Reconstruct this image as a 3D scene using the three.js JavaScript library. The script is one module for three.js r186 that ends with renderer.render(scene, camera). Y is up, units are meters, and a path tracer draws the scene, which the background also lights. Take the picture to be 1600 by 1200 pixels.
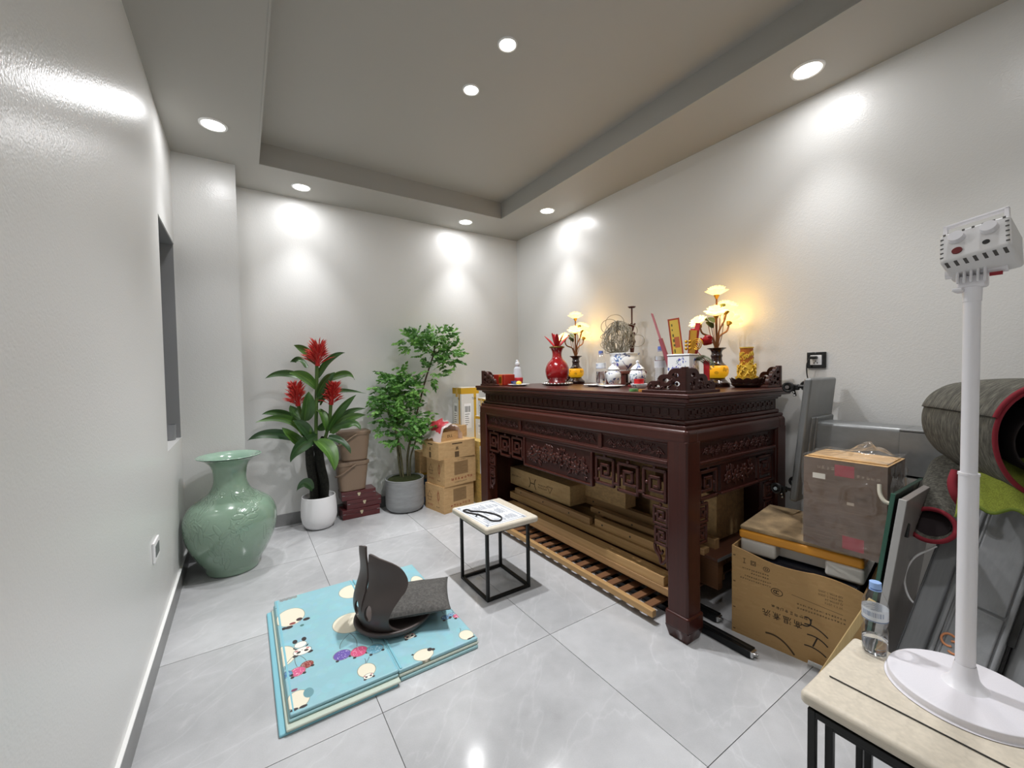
import * as THREE from 'three';
import { mergeGeometries } from 'three/addons/utils/BufferGeometryUtils.js';
import { RoundedBoxGeometry } from 'three/addons/geometries/RoundedBoxGeometry.js';
import { RectAreaLightUniformsLib } from 'three/addons/lights/RectAreaLightUniformsLib.js';
import { Brush, Evaluator, SUBTRACTION } from 'three-bvh-csg';

// ---------- camera, light, exposure ----------
const scene = new THREE.Scene();
scene.background = new THREE.Color(0x000000);
const renderer = new THREE.WebGLRenderer({ antialias: true });
renderer.toneMapping = THREE.LinearToneMapping;
renderer.toneMappingExposure = 1.14;
renderer.shadowMap.enabled = true;
RectAreaLightUniformsLib.init();
const camera = new THREE.PerspectiveCamera(2 * Math.atan(600 / 638.42) * 180 / Math.PI, 1600 / 1200, 0.03, 50);
camera.position.set(0, 1.2708, 0);
camera.quaternion.setFromRotationMatrix(new THREE.Matrix4().makeBasis(
  new THREE.Vector3(0.83465653, -0.01589159, 0.5505415),
  new THREE.Vector3(0.03043768, 0.99938698, -0.01729781),
  new THREE.Vector3(-0.54992911, 0.03119494, 0.83462857)));
scene.add(camera);
const DOWNLIGHT = 3.7;           // candela of the beam of one recessed downlight
const DIFFUSER = 78;             // radiance of its diffuser
const DOWNCOLOR = 0xfdfdff;
const LOTUS = 0.017;              // candela of one lotus flower bulb

// ---------- room size (metres) ----------
const XL = -0.354, XR = 2.672, ZK = -3.912, ZF = 0.62, CE = 2.761, CT = 2.917;
const PX = 0.001, PZ = -3.518;                       // pillar in the far left corner
const CXL = 0.137, CXR = 2.161, CZK = -3.42, CZF = -0.49;   // recess in the ceiling

// ---------- helpers ----------
let seed = 7;
const rnd = () => { seed = (seed * 1664525 + 1013904223) >>> 0; return seed / 4294967296; };
const rr = (a, b) => a + (b - a) * rnd();
const V = (x, y, z) => new THREE.Vector3(x, y, z);
const PI = Math.PI;
const used = {};
const numbered = n => { const k = used[n] = (used[n] ?? -1) + 1; return k ? `${n}_${String(k).padStart(3, '0')}` : n; };
const sh = m => { m.castShadow = m.receiveShadow = true; return m; };
function P(parent, name, geo, mat, label) { const m = sh(new THREE.Mesh(geo, mat)); m.name = name; if (label) m.userData.label = label; parent.add(m); return m; }
function G(name, label, category, pos = [0, 0, 0], turn = 0, group) {
  const o = new THREE.Group(); o.name = numbered(name); o.position.set(...pos); o.rotation.y = turn;
  o.userData = { label, category }; if (group) o.userData.group = group; scene.add(o); return o;
}
function T(name, geo, mat, label, category, group, pos) {
  const m = sh(new THREE.Mesh(geo, mat)); m.name = numbered(name); m.userData = { label, category };
  if (group) m.userData.group = group; if (pos) m.position.set(...pos); scene.add(m); return m;
}
function S(name, geo, mat) { const m = geo ? sh(new THREE.Mesh(geo, mat)) : new THREE.Group(); m.name = name; m.userData = { kind: 'structure' }; scene.add(m); return m; }
// parts built in room coordinates: move the group's origin to the thing's base
function rebase(g, [x, y, z]) { g.position.set(x, y, z); for (const c of g.children) c.position.sub(V(x, y, z)); return g; }
const nonIdx = g => { const r = g.index ? g.toNonIndexed() : g; for (const k of Object.keys(r.attributes)) if (!['position', 'normal', 'uv'].includes(k)) r.deleteAttribute(k); if (!r.attributes.uv) r.setAttribute('uv', new THREE.BufferAttribute(new Float32Array(r.attributes.position.count * 2), 2)); return r; };
const mg = (...l) => mergeGeometries(l.flat().map(nonIdx));
const box = (w, h, d, x = 0, y = 0, z = 0) => new THREE.BoxGeometry(w, h, d).translate(x, y, z);
const rb = (w, h, d, r, x = 0, y = 0, z = 0, s = 2) => new RoundedBoxGeometry(w, h, d, s, Math.min(r, w / 2.01, h / 2.01, d / 2.01)).translate(x, y, z);
// box given by its corners
const bx = (x0, x1, y0, y1, z0, z1, r = 0) => (r ? rb : (w, h, d, _, x, y, z) => box(w, h, d, x, y, z))(Math.abs(x1 - x0), Math.abs(y1 - y0), Math.abs(z1 - z0), r, (x0 + x1) / 2, (y0 + y1) / 2, (z0 + z1) / 2);
const cyl = (r0, r1, h, n = 24, x = 0, y = 0, z = 0) => new THREE.CylinderGeometry(r0, r1, h, n).translate(x, y, z);
const sph = (r, x = 0, y = 0, z = 0, sx = 1, sy = 1, sz = 1, n = 14) => new THREE.SphereGeometry(r, n, Math.max(6, n >> 1)).scale(sx, sy, sz).translate(x, y, z);
const lathe = (pts, n = 48) => new THREE.LatheGeometry(pts.map(p => new THREE.Vector2(p[0], p[1])), n);
const spl = (pts, n = 40) => new THREE.SplineCurve(pts.map(p => new THREE.Vector2(p[0], p[1]))).getPoints(n).map(p => [Math.max(p.x, 0), p.y]);
const tube = (pts, r, n = 24, m = 8, closed = false) => new THREE.TubeGeometry(new THREE.CatmullRomCurve3(pts.map(p => p.isVector3 ? p : V(...p)), closed), n, r, m, closed);
function along(geo, a, b) { // geometry whose length runs along y from 0: lay it from a to b
  const A = V(...a), B = V(...b), q = new THREE.Quaternion().setFromUnitVectors(V(0, 1, 0), B.clone().sub(A).normalize());
  return geo.applyQuaternion(q).translate(A.x, A.y, A.z);
}
const rod = (a, b, r, n = 12, r2 = r) => { const L = V(...a).distanceTo(V(...b)); return along(new THREE.CylinderGeometry(r2, r, L, n).translate(0, L / 2, 0), a, b); };
// a bar of section w (sideways) by h (up) between two points
function bar(a, b, w, h, r = 0.002) {
  const A = V(...a), B = V(...b), d = B.clone().sub(A), L = d.length(); d.normalize();
  const up = Math.abs(d.y) > 0.95 ? V(1, 0, 0) : V(0, 1, 0), x = up.clone().cross(d).normalize(), y = d.clone().cross(x);
  const m = new THREE.Matrix4().makeBasis(x, y, d).setPosition(A.add(B).multiplyScalar(0.5));
  return rb(w, h, L, r, 0, 0, 0, 1).applyMatrix4(m);
}
// texture coordinates in metres, u along the longer side of each face
function uvm(g0, turn = false) {
  const g = nonIdx(g0), p = g.attributes.position, nn = g.attributes.normal, uv = new Float32Array(p.count * 2);
  g.computeBoundingBox(); const s = g.boundingBox.getSize(V(0, 0, 0)).toArray();
  for (let i = 0; i < p.count; i++) {
    const t = i - i % 3, n = [0, 1, 2].map(k => Math.abs(nn.getComponent(t, k) + nn.getComponent(t + 1, k) + nn.getComponent(t + 2, k)));
    const k = n[0] >= n[1] && n[0] >= n[2] ? 0 : n[1] >= n[2] ? 1 : 2; let [a, b] = [[2, 1], [0, 2], [0, 1]][k];
    if ((s[b] > s[a]) !== turn) [a, b] = [b, a];
    uv[i * 2] = p.getComponent(i, a); uv[i * 2 + 1] = p.getComponent(i, b) + 0.37 * k;
  }
  g.setAttribute('uv', new THREE.BufferAttribute(uv, 2)); return g;
}
// a closed sheet of some thickness over a grid f(u, v) -> Vector3
function shell(f, nu, nv, th) {
  const P0 = [], N = [], e = 1e-3;
  for (let j = 0; j <= nv; j++) for (let i = 0; i <= nu; i++) {
    const u = i / nu, v = j / nv, p = f(u, v);
    const du = f(Math.min(1, u + e), v).sub(f(Math.max(0, u - e), v)), dv = f(u, Math.min(1, v + e)).sub(f(u, Math.max(0, v - e)));
    P0.push(p); N.push(du.cross(dv).normalize());
  }
  const pos = [], uv = [], idx = [], W = nu + 1, n = P0.length;
  for (const s of [0.5, -0.5]) P0.forEach((p, k) => { const q = p.clone().addScaledVector(N[k], s * th); pos.push(q.x, q.y, q.z); uv.push((k % W) / nu, Math.floor(k / W) / nv); });
  const quad = (a, b, c, d) => idx.push(a, b, c, a, c, d);
  for (let j = 0; j < nv; j++) for (let i = 0; i < nu; i++) { const a = j * W + i; quad(a, a + 1, a + W + 1, a + W); quad(n + a, n + a + W, n + a + W + 1, n + a + 1); }
  for (let i = 0; i < nu; i++) { const a = i, b = nv * W + i; quad(a, n + a, n + a + 1, a + 1); quad(b, b + 1, n + b + 1, n + b); }
  for (let j = 0; j < nv; j++) { const a = j * W, b = j * W + nu; quad(a, a + W, n + a + W, n + a); quad(b, n + b, n + b + W, b + W); }
  const g = new THREE.BufferGeometry(); g.setAttribute('position', new THREE.Float32BufferAttribute(pos, 3)); g.setAttribute('uv', new THREE.Float32BufferAttribute(uv, 2)); g.setIndex(idx); g.computeVertexNormals(); return g;
}
// a single skin over a grid
function skin(f, nu, nv) {
  const pos = [], uv = [], idx = [], W = nu + 1;
  for (let j = 0; j <= nv; j++) for (let i = 0; i <= nu; i++) { pos.push(...f(i / nu, j / nv).toArray()); uv.push(i / nu, j / nv); }
  for (let j = 0; j < nv; j++) for (let i = 0; i < nu; i++) { const a = j * W + i; idx.push(a, a + 1, a + W + 1, a, a + W + 1, a + W); }
  const g = new THREE.BufferGeometry(); g.setAttribute('position', new THREE.Float32BufferAttribute(pos, 3)); g.setAttribute('uv', new THREE.Float32BufferAttribute(uv, 2)); g.setIndex(idx); g.computeVertexNormals(); return g;
}
// body whose outline f(t) -> [x, z] scale changes with height: rows of [y, halfWidth, halfDepth, cornerPower]
function loft(rows, n = 40, capTop = true) {
  const pos = [], uv = [], idx = [];
  const ring = ([y, a, b, k = 4]) => { for (let i = 0; i <= n; i++) { const t = i / n * 2 * PI, c = Math.cos(t), s = Math.sin(t), q = Math.pow(Math.pow(Math.abs(c), k) + Math.pow(Math.abs(s), k), -1 / k); pos.push(a * c * q, y, b * s * q); uv.push(i / n, y); } };
  const all = [[rows[0][0], 1e-4, 1e-4, 2], ...rows]; if (capTop) all.push([rows.at(-1)[0], 1e-4, 1e-4, 2]);
  all.forEach(ring);
  for (let j = 0; j < all.length - 1; j++) for (let i = 0; i < n; i++) { const a = j * (n + 1) + i, b = a + n + 1; idx.push(a, b, a + 1, b, b + 1, a + 1); }
  let g = new THREE.BufferGeometry(); g.setAttribute('position', new THREE.Float32BufferAttribute(pos, 3)); g.setAttribute('uv', new THREE.Float32BufferAttribute(uv, 2)); g.setIndex(idx);
  g = g.toNonIndexed(); g.computeVertexNormals(); return creased(g, 0.7);
}
function creased(g, ang) { // smooth normals except across sharp edges
  const p = g.attributes.position, fn = [], map = new Map(), A = V(0, 0, 0), B = V(0, 0, 0), C = V(0, 0, 0), key = i => `${Math.round(p.getX(i) * 1e5)},${Math.round(p.getY(i) * 1e5)},${Math.round(p.getZ(i) * 1e5)}`;
  for (let i = 0; i < p.count; i += 3) { A.fromBufferAttribute(p, i); B.fromBufferAttribute(p, i + 1); C.fromBufferAttribute(p, i + 2); const n = B.clone().sub(A).cross(C.clone().sub(A)), l = n.length(); fn.push([l > 0 ? n.clone().divideScalar(l) : V(0, 1, 0), n]); }
  for (let i = 0; i < p.count; i++) { const k = key(i); if (!map.has(k)) map.set(k, []); map.get(k).push(Math.floor(i / 3)); }
  const out = new Float32Array(p.count * 3), c = Math.cos(ang);
  for (let i = 0; i < p.count; i++) { const f = fn[Math.floor(i / 3)][0], s = V(0, 0, 0); for (const k of map.get(key(i))) if (fn[k][0].dot(f) > c) s.add(fn[k][1]); s.normalize(); s.toArray(out, i * 3); }
  g.setAttribute('normal', new THREE.BufferAttribute(out, 3)); return g;
}
const slab = (shape, d, bevel = 0.002) => new THREE.ExtrudeGeometry(shape, { depth: d, bevelEnabled: bevel > 0, bevelSize: bevel, bevelThickness: bevel, bevelSegments: 2, curveSegments: 12 });

// ---------- textures ----------
const hsh = (x, y) => { let h = (x * 374761393 + y * 668265263) | 0; h = Math.imul(h ^ (h >>> 13), 1274126177); return ((h ^ (h >>> 16)) >>> 0) / 4294967296; };
const md = (a, n) => ((a % n) + n) % n;
function vn(x, y, nx, ny) { const i = Math.floor(x), j = Math.floor(y), f = x - i, g = y - j, u = f * f * (3 - 2 * f), v = g * g * (3 - 2 * g), a = (p, q) => hsh(md(p, nx), md(q, ny)); return (a(i, j) * (1 - u) + a(i + 1, j) * u) * (1 - v) + (a(i, j + 1) * (1 - u) + a(i + 1, j + 1) * u) * v; }
const fbm = (u, v, nx, ny, o = 4) => { let s = 0, a = 0.5, t = 0; for (let k = 0; k < o; k++) { s += a * vn(u * nx, v * ny, nx, ny); t += a; a /= 2; nx *= 2; ny *= 2; } return s / t; };
function tex(w, h, fn, srgb = true, rep = [1, 1]) {
  const d = new Uint8Array(w * h * 4);
  for (let j = 0; j < h; j++) for (let i = 0; i < w; i++) { const c = fn(i / w, j / h), o = (j * w + i) * 4; for (let k = 0; k < 3; k++) d[o + k] = Math.max(0, Math.min(255, c.length ? c[k] : c)); d[o + 3] = 255; }
  const t = new THREE.DataTexture(d, w, h); t.magFilter = THREE.LinearFilter; t.minFilter = THREE.LinearMipmapLinearFilter; t.generateMipmaps = true; t.wrapS = t.wrapT = THREE.RepeatWrapping;
  if (srgb) t.colorSpace = THREE.SRGBColorSpace; t.repeat.set(...rep); t.needsUpdate = true; return t;
}
function paint(w, h, fn, srgb = true) {
  const c = document.createElement('canvas'); c.width = w; c.height = h; fn(c.getContext('2d'), w, h);
  const t = new THREE.CanvasTexture(c); if (srgb) t.colorSpace = THREE.SRGBColorSpace; t.anisotropy = 8; return t;
}
const lerp3 = (a, b, t) => [0, 1, 2].map(k => a[k] + (b[k] - a[k]) * t);
const wood = (a, b, len = 0.8, wid = 0.25) => tex(256, 256, (u, v) => { const w = fbm(u, v, 2, 6, 3), g = fbm(u + 0.02 * w, v + 0.06 * w, 2, 48, 3), f = vn(u * 24, v * 256, 24, 256); return lerp3(a, b, Math.min(1, Math.max(0, 0.6 * g + 0.35 * w + 0.2 * f - 0.12))); }, true, [1 / len, 1 / wid]);
const noisy = (c, amp, size = 0.5, n = 16) => tex(256, 256, (u, v) => { const f = fbm(u, v, n, n, 4) - 0.5, s = hsh(Math.floor(u * 256), Math.floor(v * 256)) - 0.5; return c.map(x => x * (1 + amp * (f * 1.6 + s * 0.4))); }, true, [1 / size, 1 / size]);
const M = (o) => new THREE.MeshPhysicalMaterial(Object.assign({ roughness: 0.6, metalness: 0 }, o));
const bumpFine = tex(256, 256, (u, v) => 255 * fbm(u, v, 48, 48, 2), false, [4, 4]);
const bumpFabric = tex(128, 128, (u, v) => 127 + 60 * Math.sin(u * 2 * PI * 32) * Math.sin(v * 2 * PI * 32) + 60 * (hsh(Math.floor(u * 128), Math.floor(v * 128)) - 0.5), false, [8, 8]);
const mat = {
  wall: M({ color: 0xdcdcda, roughness: 0.29, bumpMap: bumpFine, bumpScale: 0.0004 }),
  ceil: M({ color: 0xaeaca6, roughness: 0.6 }),
  skirt: M({ map: noisy([126, 126, 126], 0.12, 0.6, 6), roughness: 0.3 }),
  grout: M({ color: 0x6d6c6a, roughness: 0.9 }),
  trim: M({ color: 0xf2f2f0, roughness: 0.4 }),
  redwood: M({ map: wood([50, 20, 15], [76, 33, 25], 0.9, 0.22), roughness: 0.3, specularIntensity: 0.7, clearcoat: 0.12, clearcoatRoughness: 0.15 }),
  redwoodDark: M({ map: wood([44, 19, 15], [66, 29, 23], 0.9, 0.22), roughness: 0.38, specularIntensity: 0.6 }),
  black: M({ color: 0x131313, roughness: 0.45 }),
  blackMetal: M({ color: 0x1b1c1b, roughness: 0.4, metalness: 0.4 }),
  steel: M({ color: 0xc8c8c8, roughness: 0.25, metalness: 1 }),
  white: M({ color: 0xf0eff0, roughness: 0.35 }),
  greyMetal: M({ map: noisy([126, 128, 128], 0.06, 0.5, 4), roughness: 0.34, metalness: 0.35 }),
  greyDark: M({ color: 0x77797a, roughness: 0.4, metalness: 0.3 }),
  paperWhite: M({ color: 0xf4f3ef, roughness: 0.8 }),
  gold: M({ color: 0xc9982f, roughness: 0.35, metalness: 0.9 }),
  red: M({ color: 0xb3121a, roughness: 0.5 }),
  clear: M({ color: 0xffffff, roughness: 0.04, transmission: 1, ior: 1.45, thickness: 0 }),
  porcelain: M({ color: 0xe9ecec, roughness: 0.12, clearcoat: 0.6, clearcoatRoughness: 0.05 }),
};

// ---------- the room ----------
{ // floor: polished stone tiles 0.8 m, each laid separately over a grout bed
  const floor = S('floor');
  P(floor, 'grout_bed', bx(XL - 0.15, XR + 0.15, -0.12, -0.003, ZK - 0.15, ZF + 0.15), mat.grout);
  const stone = tex(1024, 1024, (u, v) => {
    const w = fbm(u, v, 3, 3, 5), w2 = fbm(u + 0.5, v, 5, 5, 5), d = u + v * 0.7;
    const vein = Math.pow(1 - Math.abs(2 * fbm(u + v + 0.1 * w2, v * 2 + 0.2 * w, 3, 2, 5) - 1), 40), fine = Math.pow(1 - Math.abs(2 * fbm(u + v + 0.05 * w, v, 10, 6, 5) - 1), 30);
    const m = 190 + 26 * (w - 0.5) + 22 * (w2 - 0.5) + 6 * (hsh(Math.floor(u * 1024), Math.floor(v * 1024)) - 0.5) + 9 * (fbm(u, v, 40, 40, 2) - 0.5);
    const k = m + 15 * vein * w2 + 8 * fine; return [k * 0.995, k, k * 1.008];
  });
  const variants = [0, 1, 2, 3, 4].map(k => { const t = stone.clone(); t.repeat.set(1 / 1.6, 1 / 1.6); t.offset.set(0.21 * k, 0.37 * k * k); t.rotation = 0.0; t.needsUpdate = true; return M({ map: t, roughness: 0.1 + 0.01 * (k % 3), ior: 1.5 }); });
  const xs = [XL - 0.05, 0.4, 1.2, 2.0, XR + 0.05], zs = [ZK - 0.05, -3.122, -2.322, -1.522, -0.722, 0.078, ZF + 0.05];
  for (let i = 0; i < xs.length - 1; i++) for (let j = 0; j < zs.length - 1; j++)
    P(floor, numbered('tile'), uvm(bx(xs[i] + 0.0014, xs[i + 1] - 0.0014, -0.011, 0, zs[j] + 0.0014, zs[j + 1] - 0.0014)), variants[(i * 3 + j * 2 + i * j) % 5]);
}
const TH = 0.16;
// back wall, right wall, the wall behind the camera
S('wall_back', uvm(bx(XL - TH, XR + TH, -0.1, CT + 0.1, ZK - TH, ZK)), mat.wall);
S('wall_right', uvm(bx(XR, XR + TH, -0.1, CT + 0.1, ZK - TH, ZF + TH)), mat.wall);
S('wall_front', uvm(bx(XL - TH, XR + TH, -0.1, CT + 0.1, ZF, ZF + TH)), mat.wall);
S('wall_pillar', uvm(bx(XL - 0.02, PX, -0.05, CE + 0.05, ZK - 0.02, PZ)), mat.wall);
// left wall with the window opening
const WZ0 = -3.516, WZ1 = -2.9, WY0 = 0.862, WY1 = 2.15, WT = 0.26;
S('wall_left', uvm(mg(bx(XL - WT, XL, -0.1, CT + 0.1, WZ1, ZF + TH), bx(XL - WT, XL, -0.1, CT + 0.1, ZK - TH, WZ0), bx(XL - WT, XL, -0.1, WY0, WZ0, WZ1), bx(XL - WT, XL, WY1, CT + 0.1, WZ0, WZ1))), mat.wall);
{ // the window at the outer side of the opening
  const w = S('window_1'), x = XL - WT + 0.03, f = M({ color: 0x4a4b4d, roughness: 0.4, metalness: 0.5 });
  P(w, 'window_frame', mg(bx(x - 0.02, x + 0.02, WY0, WY0 + 0.04, WZ0, WZ1), bx(x - 0.02, x + 0.02, WY1 - 0.04, WY1, WZ0, WZ1), bx(x - 0.02, x + 0.02, WY0, WY1, WZ0, WZ0 + 0.04), bx(x - 0.02, x + 0.02, WY0, WY1, WZ1 - 0.04, WZ1), bx(x - 0.02, x + 0.02, WY0, WY1, -3.228, -3.188)), f);
  const shadeGrey = M({ color: 0x8b8c8e, roughness: 0.45 });  // added panels, their darker grey stands in for shade on the unlit reveal
  P(w, 'jamb_shade_panel', bx(XL - WT + 0.05, XL - 0.004, WY0, WY1 - 0.006, WZ0 + 0.0005, WZ0 + 0.008), shadeGrey); P(w, 'head_shade_panel', bx(XL - WT + 0.05, XL - 0.004, WY1 - 0.006, WY1 - 0.0005, WZ0 + 0.0005, WZ1 - 0.0005), shadeGrey);
  for (const [a, b] of [[WZ0 + 0.04, -3.228], [-3.188, WZ1 - 0.04]]) P(w, 'pane', bx(x - 0.004, x + 0.004, WY0 + 0.04, WY1 - 0.04, a, b), M({ color: 0x2b2d30, roughness: 0.08 }));
}
{ // ceiling: the dropped border and the recess
  const c = S('ceiling');
  P(c, 'dropped_border', uvm(mg(bx(XL - TH, XR + TH, CE, CT, ZK - TH, CZK), bx(XL - TH, XR + TH, CE, CT, CZF, ZF + TH), bx(XL - TH, CXL, CE, CT, CZK, CZF), bx(CXR, XR + TH, CE, CT, CZK, CZF))), mat.ceil);
  P(c, 'recess_panel', uvm(bx(XL - TH, XR + TH, CT, CT + 0.1, ZK - TH, ZF + TH)), mat.ceil);
  const e = 0.006; // thin bead along the lip of the recess
  P(c, 'lip_bead', mg(bx(CXL - 0.004, CXL + e, CE - 0.002, CE + 0.012, CZK, CZF), bx(CXR - e, CXR + 0.004, CE - 0.002, CE + 0.012, CZK, CZF), bx(CXL, CXR, CE - 0.002, CE + 0.012, CZK - 0.004, CZK + e), bx(CXL, CXR, CE - 0.002, CE + 0.012, CZF - e, CZF + 0.004)), mat.ceil);
}
{ // skirting of grey stone with a pale top edge
  const h = 0.1, t = 0.012;
  S('baseboard_back', uvm(bx(PX, XR, 0, h, ZK, ZK + t)), mat.skirt);
  S('baseboard_right', uvm(bx(XR - t, XR, 0, h, ZK, ZF)), mat.skirt);
  S('baseboard_pillar', uvm(mg(bx(XL, PX + t, 0, h, PZ, PZ + t), bx(PX, PX + t, 0, h, ZK, PZ + t))), mat.skirt);
  S('baseboard_left', uvm(bx(XL, XL + t, 0, h, PZ, ZF)), mat.skirt);
  S('trim_1', bx(XL, XL + t, h, h + 0.006, PZ + t, ZF), mat.trim);
}

// ---------- recessed downlights ----------
const lensMat = M({ color: 0xffffff, emissive: 0xfffaf2, emissiveIntensity: 9, roughness: 0.4 });
const ringProfile = [[0.058, 0.006], [0.058, -0.004], [0.062, -0.007], [0.07, -0.006], [0.073, 0]];
function downlight(x, y, z, r, label, power = 1, beam = 0.8, cone = 0.66) {
  const g = G('recessed_downlight', label, 'downlight', [x, y, z], 0, 'recessed ceiling downlights'), k = r / 0.058;
  P(g, 'trim_ring', lathe(ringProfile, 40).scale(k, 1, k), mat.trim);
  P(g, 'glowing_lens', cyl(r, r, 0.004, 40, 0, -0.001, 0), lensMat);
  const l = new THREE.SpotLight(DOWNCOLOR, DOWNLIGHT * beam, 0, cone, 1, 2); l.position.set(0, -0.06, 0); l.target.position.set(0, -1, 0); l.shadow.radius = r / 0.0215; l.castShadow = true; g.add(l, l.target);
  const d = new THREE.RectAreaLight(DOWNCOLOR, DIFFUSER * power, r * 1.772, r * 1.772); d.position.set(0, -0.009, 0); d.rotation.x = -PI / 2; g.add(d);
}
downlight(-0.1, CE, -3.026, 0.058, 'recessed downlight by the left wall in front of the pillar');
downlight(0.436, CE, -3.66, 0.058, 'recessed downlight over the back wall nearest the pillar', 1.1);
downlight(1.896, CE, -3.667, 0.058, 'recessed downlight over the back wall next to the far right corner', 1.1);
downlight(2.415, CE, -3.023, 0.058, 'recessed downlight by the right wall nearest the far corner');
downlight(2.417, CE, -0.923, 0.058, 'largest recessed downlight, over the right wall at the upper right', 0.75, 0.65);
downlight(1.165, CT, -1.759, 0.04, 'small downlight in the recessed ceiling panel, the upper one nearer the viewer', 1.6, 2.5, 1.0);
downlight(1.164, CT, -2.151, 0.04, 'small downlight in the recessed ceiling panel, the lower one farther away', 1.6, 2.5, 1.0);

downlight(0.436, CE, -0.26, 0.058, 'recessed downlight over the entrance side, left one', 0.45, 0.45, 0.95);
downlight(1.896, CE, -0.26, 0.058, 'recessed downlight over the entrance side, right one', 0.55, 0.75, 0.95);
// ---------- wall sockets ----------
{
  const s = G('wall_socket', 'white socket plate low on the left wall', 'socket', [XL, 0.45, -2.41]);
  P(s, 'plate', rb(0.009, 0.09, 0.125, 0.003, 0.0045, 0.045, 0), mat.white);
  P(s, 'dark_insert', rb(0.004, 0.05, 0.085, 0.001, 0.009, 0.045, 0), mat.greyDark);
  const r = G('wall_socket', 'black framed wall socket with white face and plugged cable above the altar end', 'socket', [XR, 1.262, -0.966]);
  P(r, 'frame', rb(0.012, 0.088, 0.09, 0.003, -0.006, 0.044, 0), M({ color: 0x0c0c0c, roughness: 0.15 }));
  P(r, 'socket_face', rb(0.008, 0.054, 0.054, 0.002, -0.013, 0.044, 0), mat.white);
  P(r, 'plug_hole', mg(box(0.002, 0.009, 0.003, -0.0175, 0.028, -0.008), box(0.002, 0.009, 0.003, -0.0175, 0.028, 0.008), box(0.002, 0.009, 0.003, -0.0175, 0.038, 0)), mat.black);
  P(r, 'plug', mg(rb(0.03, 0.016, 0.034, 0.006, -0.03, 0.058, -0.006), tube([[-0.04, 0.056, -0.018], [-0.045, 0.03, -0.03], [-0.04, -0.02, -0.034], [-0.02, -0.09, -0.032], [-0.012, -0.2, -0.03]], 0.003)), mat.black);
}

// ---------- left corner: vase, plants, bins, boxes ----------
{ // celadon floor vase with carved flowers
  const relief = paint(1024, 512, (c, w, h) => {
    c.fillStyle = '#808080'; c.fillRect(0, 0, w, h); seed = 41;
    c.lineCap = 'round'; c.filter = 'blur(1px)';
    const stroke = (pts, lw, col) => { c.strokeStyle = col; c.lineWidth = lw; c.beginPath(); c.moveTo(...pts[0]); c.bezierCurveTo(...pts[1], ...pts[2], ...pts[3]); c.stroke(); };
    for (let k = 0; k < 15; k++) { // peonies and stems over belly and neck
      const x = (k + 0.5) * w / 15 + rr(-25, 25), y = h * (1 - [0.42, 0.58, 0.3, 0.66][k % 4]) + rr(-15, 15);
      for (let p = 0; p < 16; p++) { const a = p * 0.79 + rr(-.2, .2), r0 = 6 + 2.5 * p; c.fillStyle = `rgba(${p % 2 ? 235 : 60},${p % 2 ? 235 : 60},${p % 2 ? 235 : 60},0.55)`; c.beginPath(); c.ellipse(x + Math.cos(a) * r0, y + Math.sin(a) * r0 * 0.8, 15, 8, a + 0.6, 0, 7); c.fill(); c.strokeStyle = '#fff'; c.lineWidth = 2; c.stroke(); }
      for (let q = 0; q < 5; q++) { const a = rr(0, 6.3), L = rr(50, 110); stroke([[x, y], [x + 30 * Math.cos(a), y + 30 * Math.sin(a)], [x + L * Math.cos(a + 0.5), y + L * 0.7 * Math.sin(a + 0.5)], [x + L * 1.2 * Math.cos(a), y + L * 0.8 * Math.sin(a)]], 4, '#f0f0f0'); const ex = x + L * 1.2 * Math.cos(a), ey = y + L * 0.8 * Math.sin(a); c.fillStyle = '#d8d8d8'; c.beginPath(); c.ellipse(ex, ey, 24, 9, a + 0.8, 0, 7); c.fill(); c.strokeStyle = '#303030'; c.lineWidth = 2; c.stroke(); }
    }
    c.filter = 'none'; c.fillStyle = '#808080'; c.fillRect(0, 0, w, h * 0.26); c.fillRect(0, h * 0.9, w, h * 0.1);
  }, false);
  relief.wrapS = THREE.RepeatWrapping;
  const prof = spl([[0.135, 0], [0.147, 0.012], [0.158, 0.05], [0.2, 0.12], [0.24, 0.21], [0.258, 0.3], [0.255, 0.37], [0.225, 0.435], [0.165, 0.482], [0.117, 0.52], [0.094, 0.575], [0.092, 0.63], [0.105, 0.69], [0.14, 0.728], [0.176, 0.745]], 70);
  const inner = spl([[0.18, 0.75], [0.172, 0.753], [0.134, 0.738], [0.098, 0.7], [0.084, 0.64], [0.084, 0.57], [0.14, 0.48], [0.24, 0.36], [0.22, 0.2], [0.1, 0.03], [0, 0.025]], 30);
  const vase = G('floor_vase', 'large pale green celadon floor vase with carved flowers standing by the left wall', 'vase', [-0.088, 0, -3.248]);
  P(vase, 'body', lathe([[0, 0.004], ...prof], 80), M({ map: noisy([134, 160, 140], 0.05, 1, 10), roughness: 0.16, clearcoat: 0.7, clearcoatRoughness: 0.06, bumpMap: relief, bumpScale: 0.006 }));
  P(vase, 'inner_rim', lathe(inner, 80), M({ color: 0x8dab98, roughness: 0.15, clearcoat: 0.6 }));
}
{ // cup on the window sill
  T('ribbed_cup', lathe([[0, 0], [0.03, 0], [0.034, 0.004], [0.038, 0.1], [0.034, 0.1], [0.031, 0.008], [0, 0.006]], 24), M({ color: 0xb9bbbf, roughness: 0.15, transmission: 0.55, thickness: 0 }), 'grey translucent ribbed cup on the sill of the wall opening', 'cup', null, [XL - 0.052, WY0, -3.40]);
}
const leafMap = (a, b) => tex(128, 64, (u, v) => { const m = Math.abs(v - 0.5), vein = m < 0.02 ? 0.9 : 0, s = fbm(u, v, 4, 16, 3), side = 0.25 * Math.pow(Math.max(0, Math.sin((u * 26 - m * 22))), 8); return lerp3(a, b, Math.min(1, 0.7 * s + vein * 0.5 + side * 0.5)); });
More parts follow.
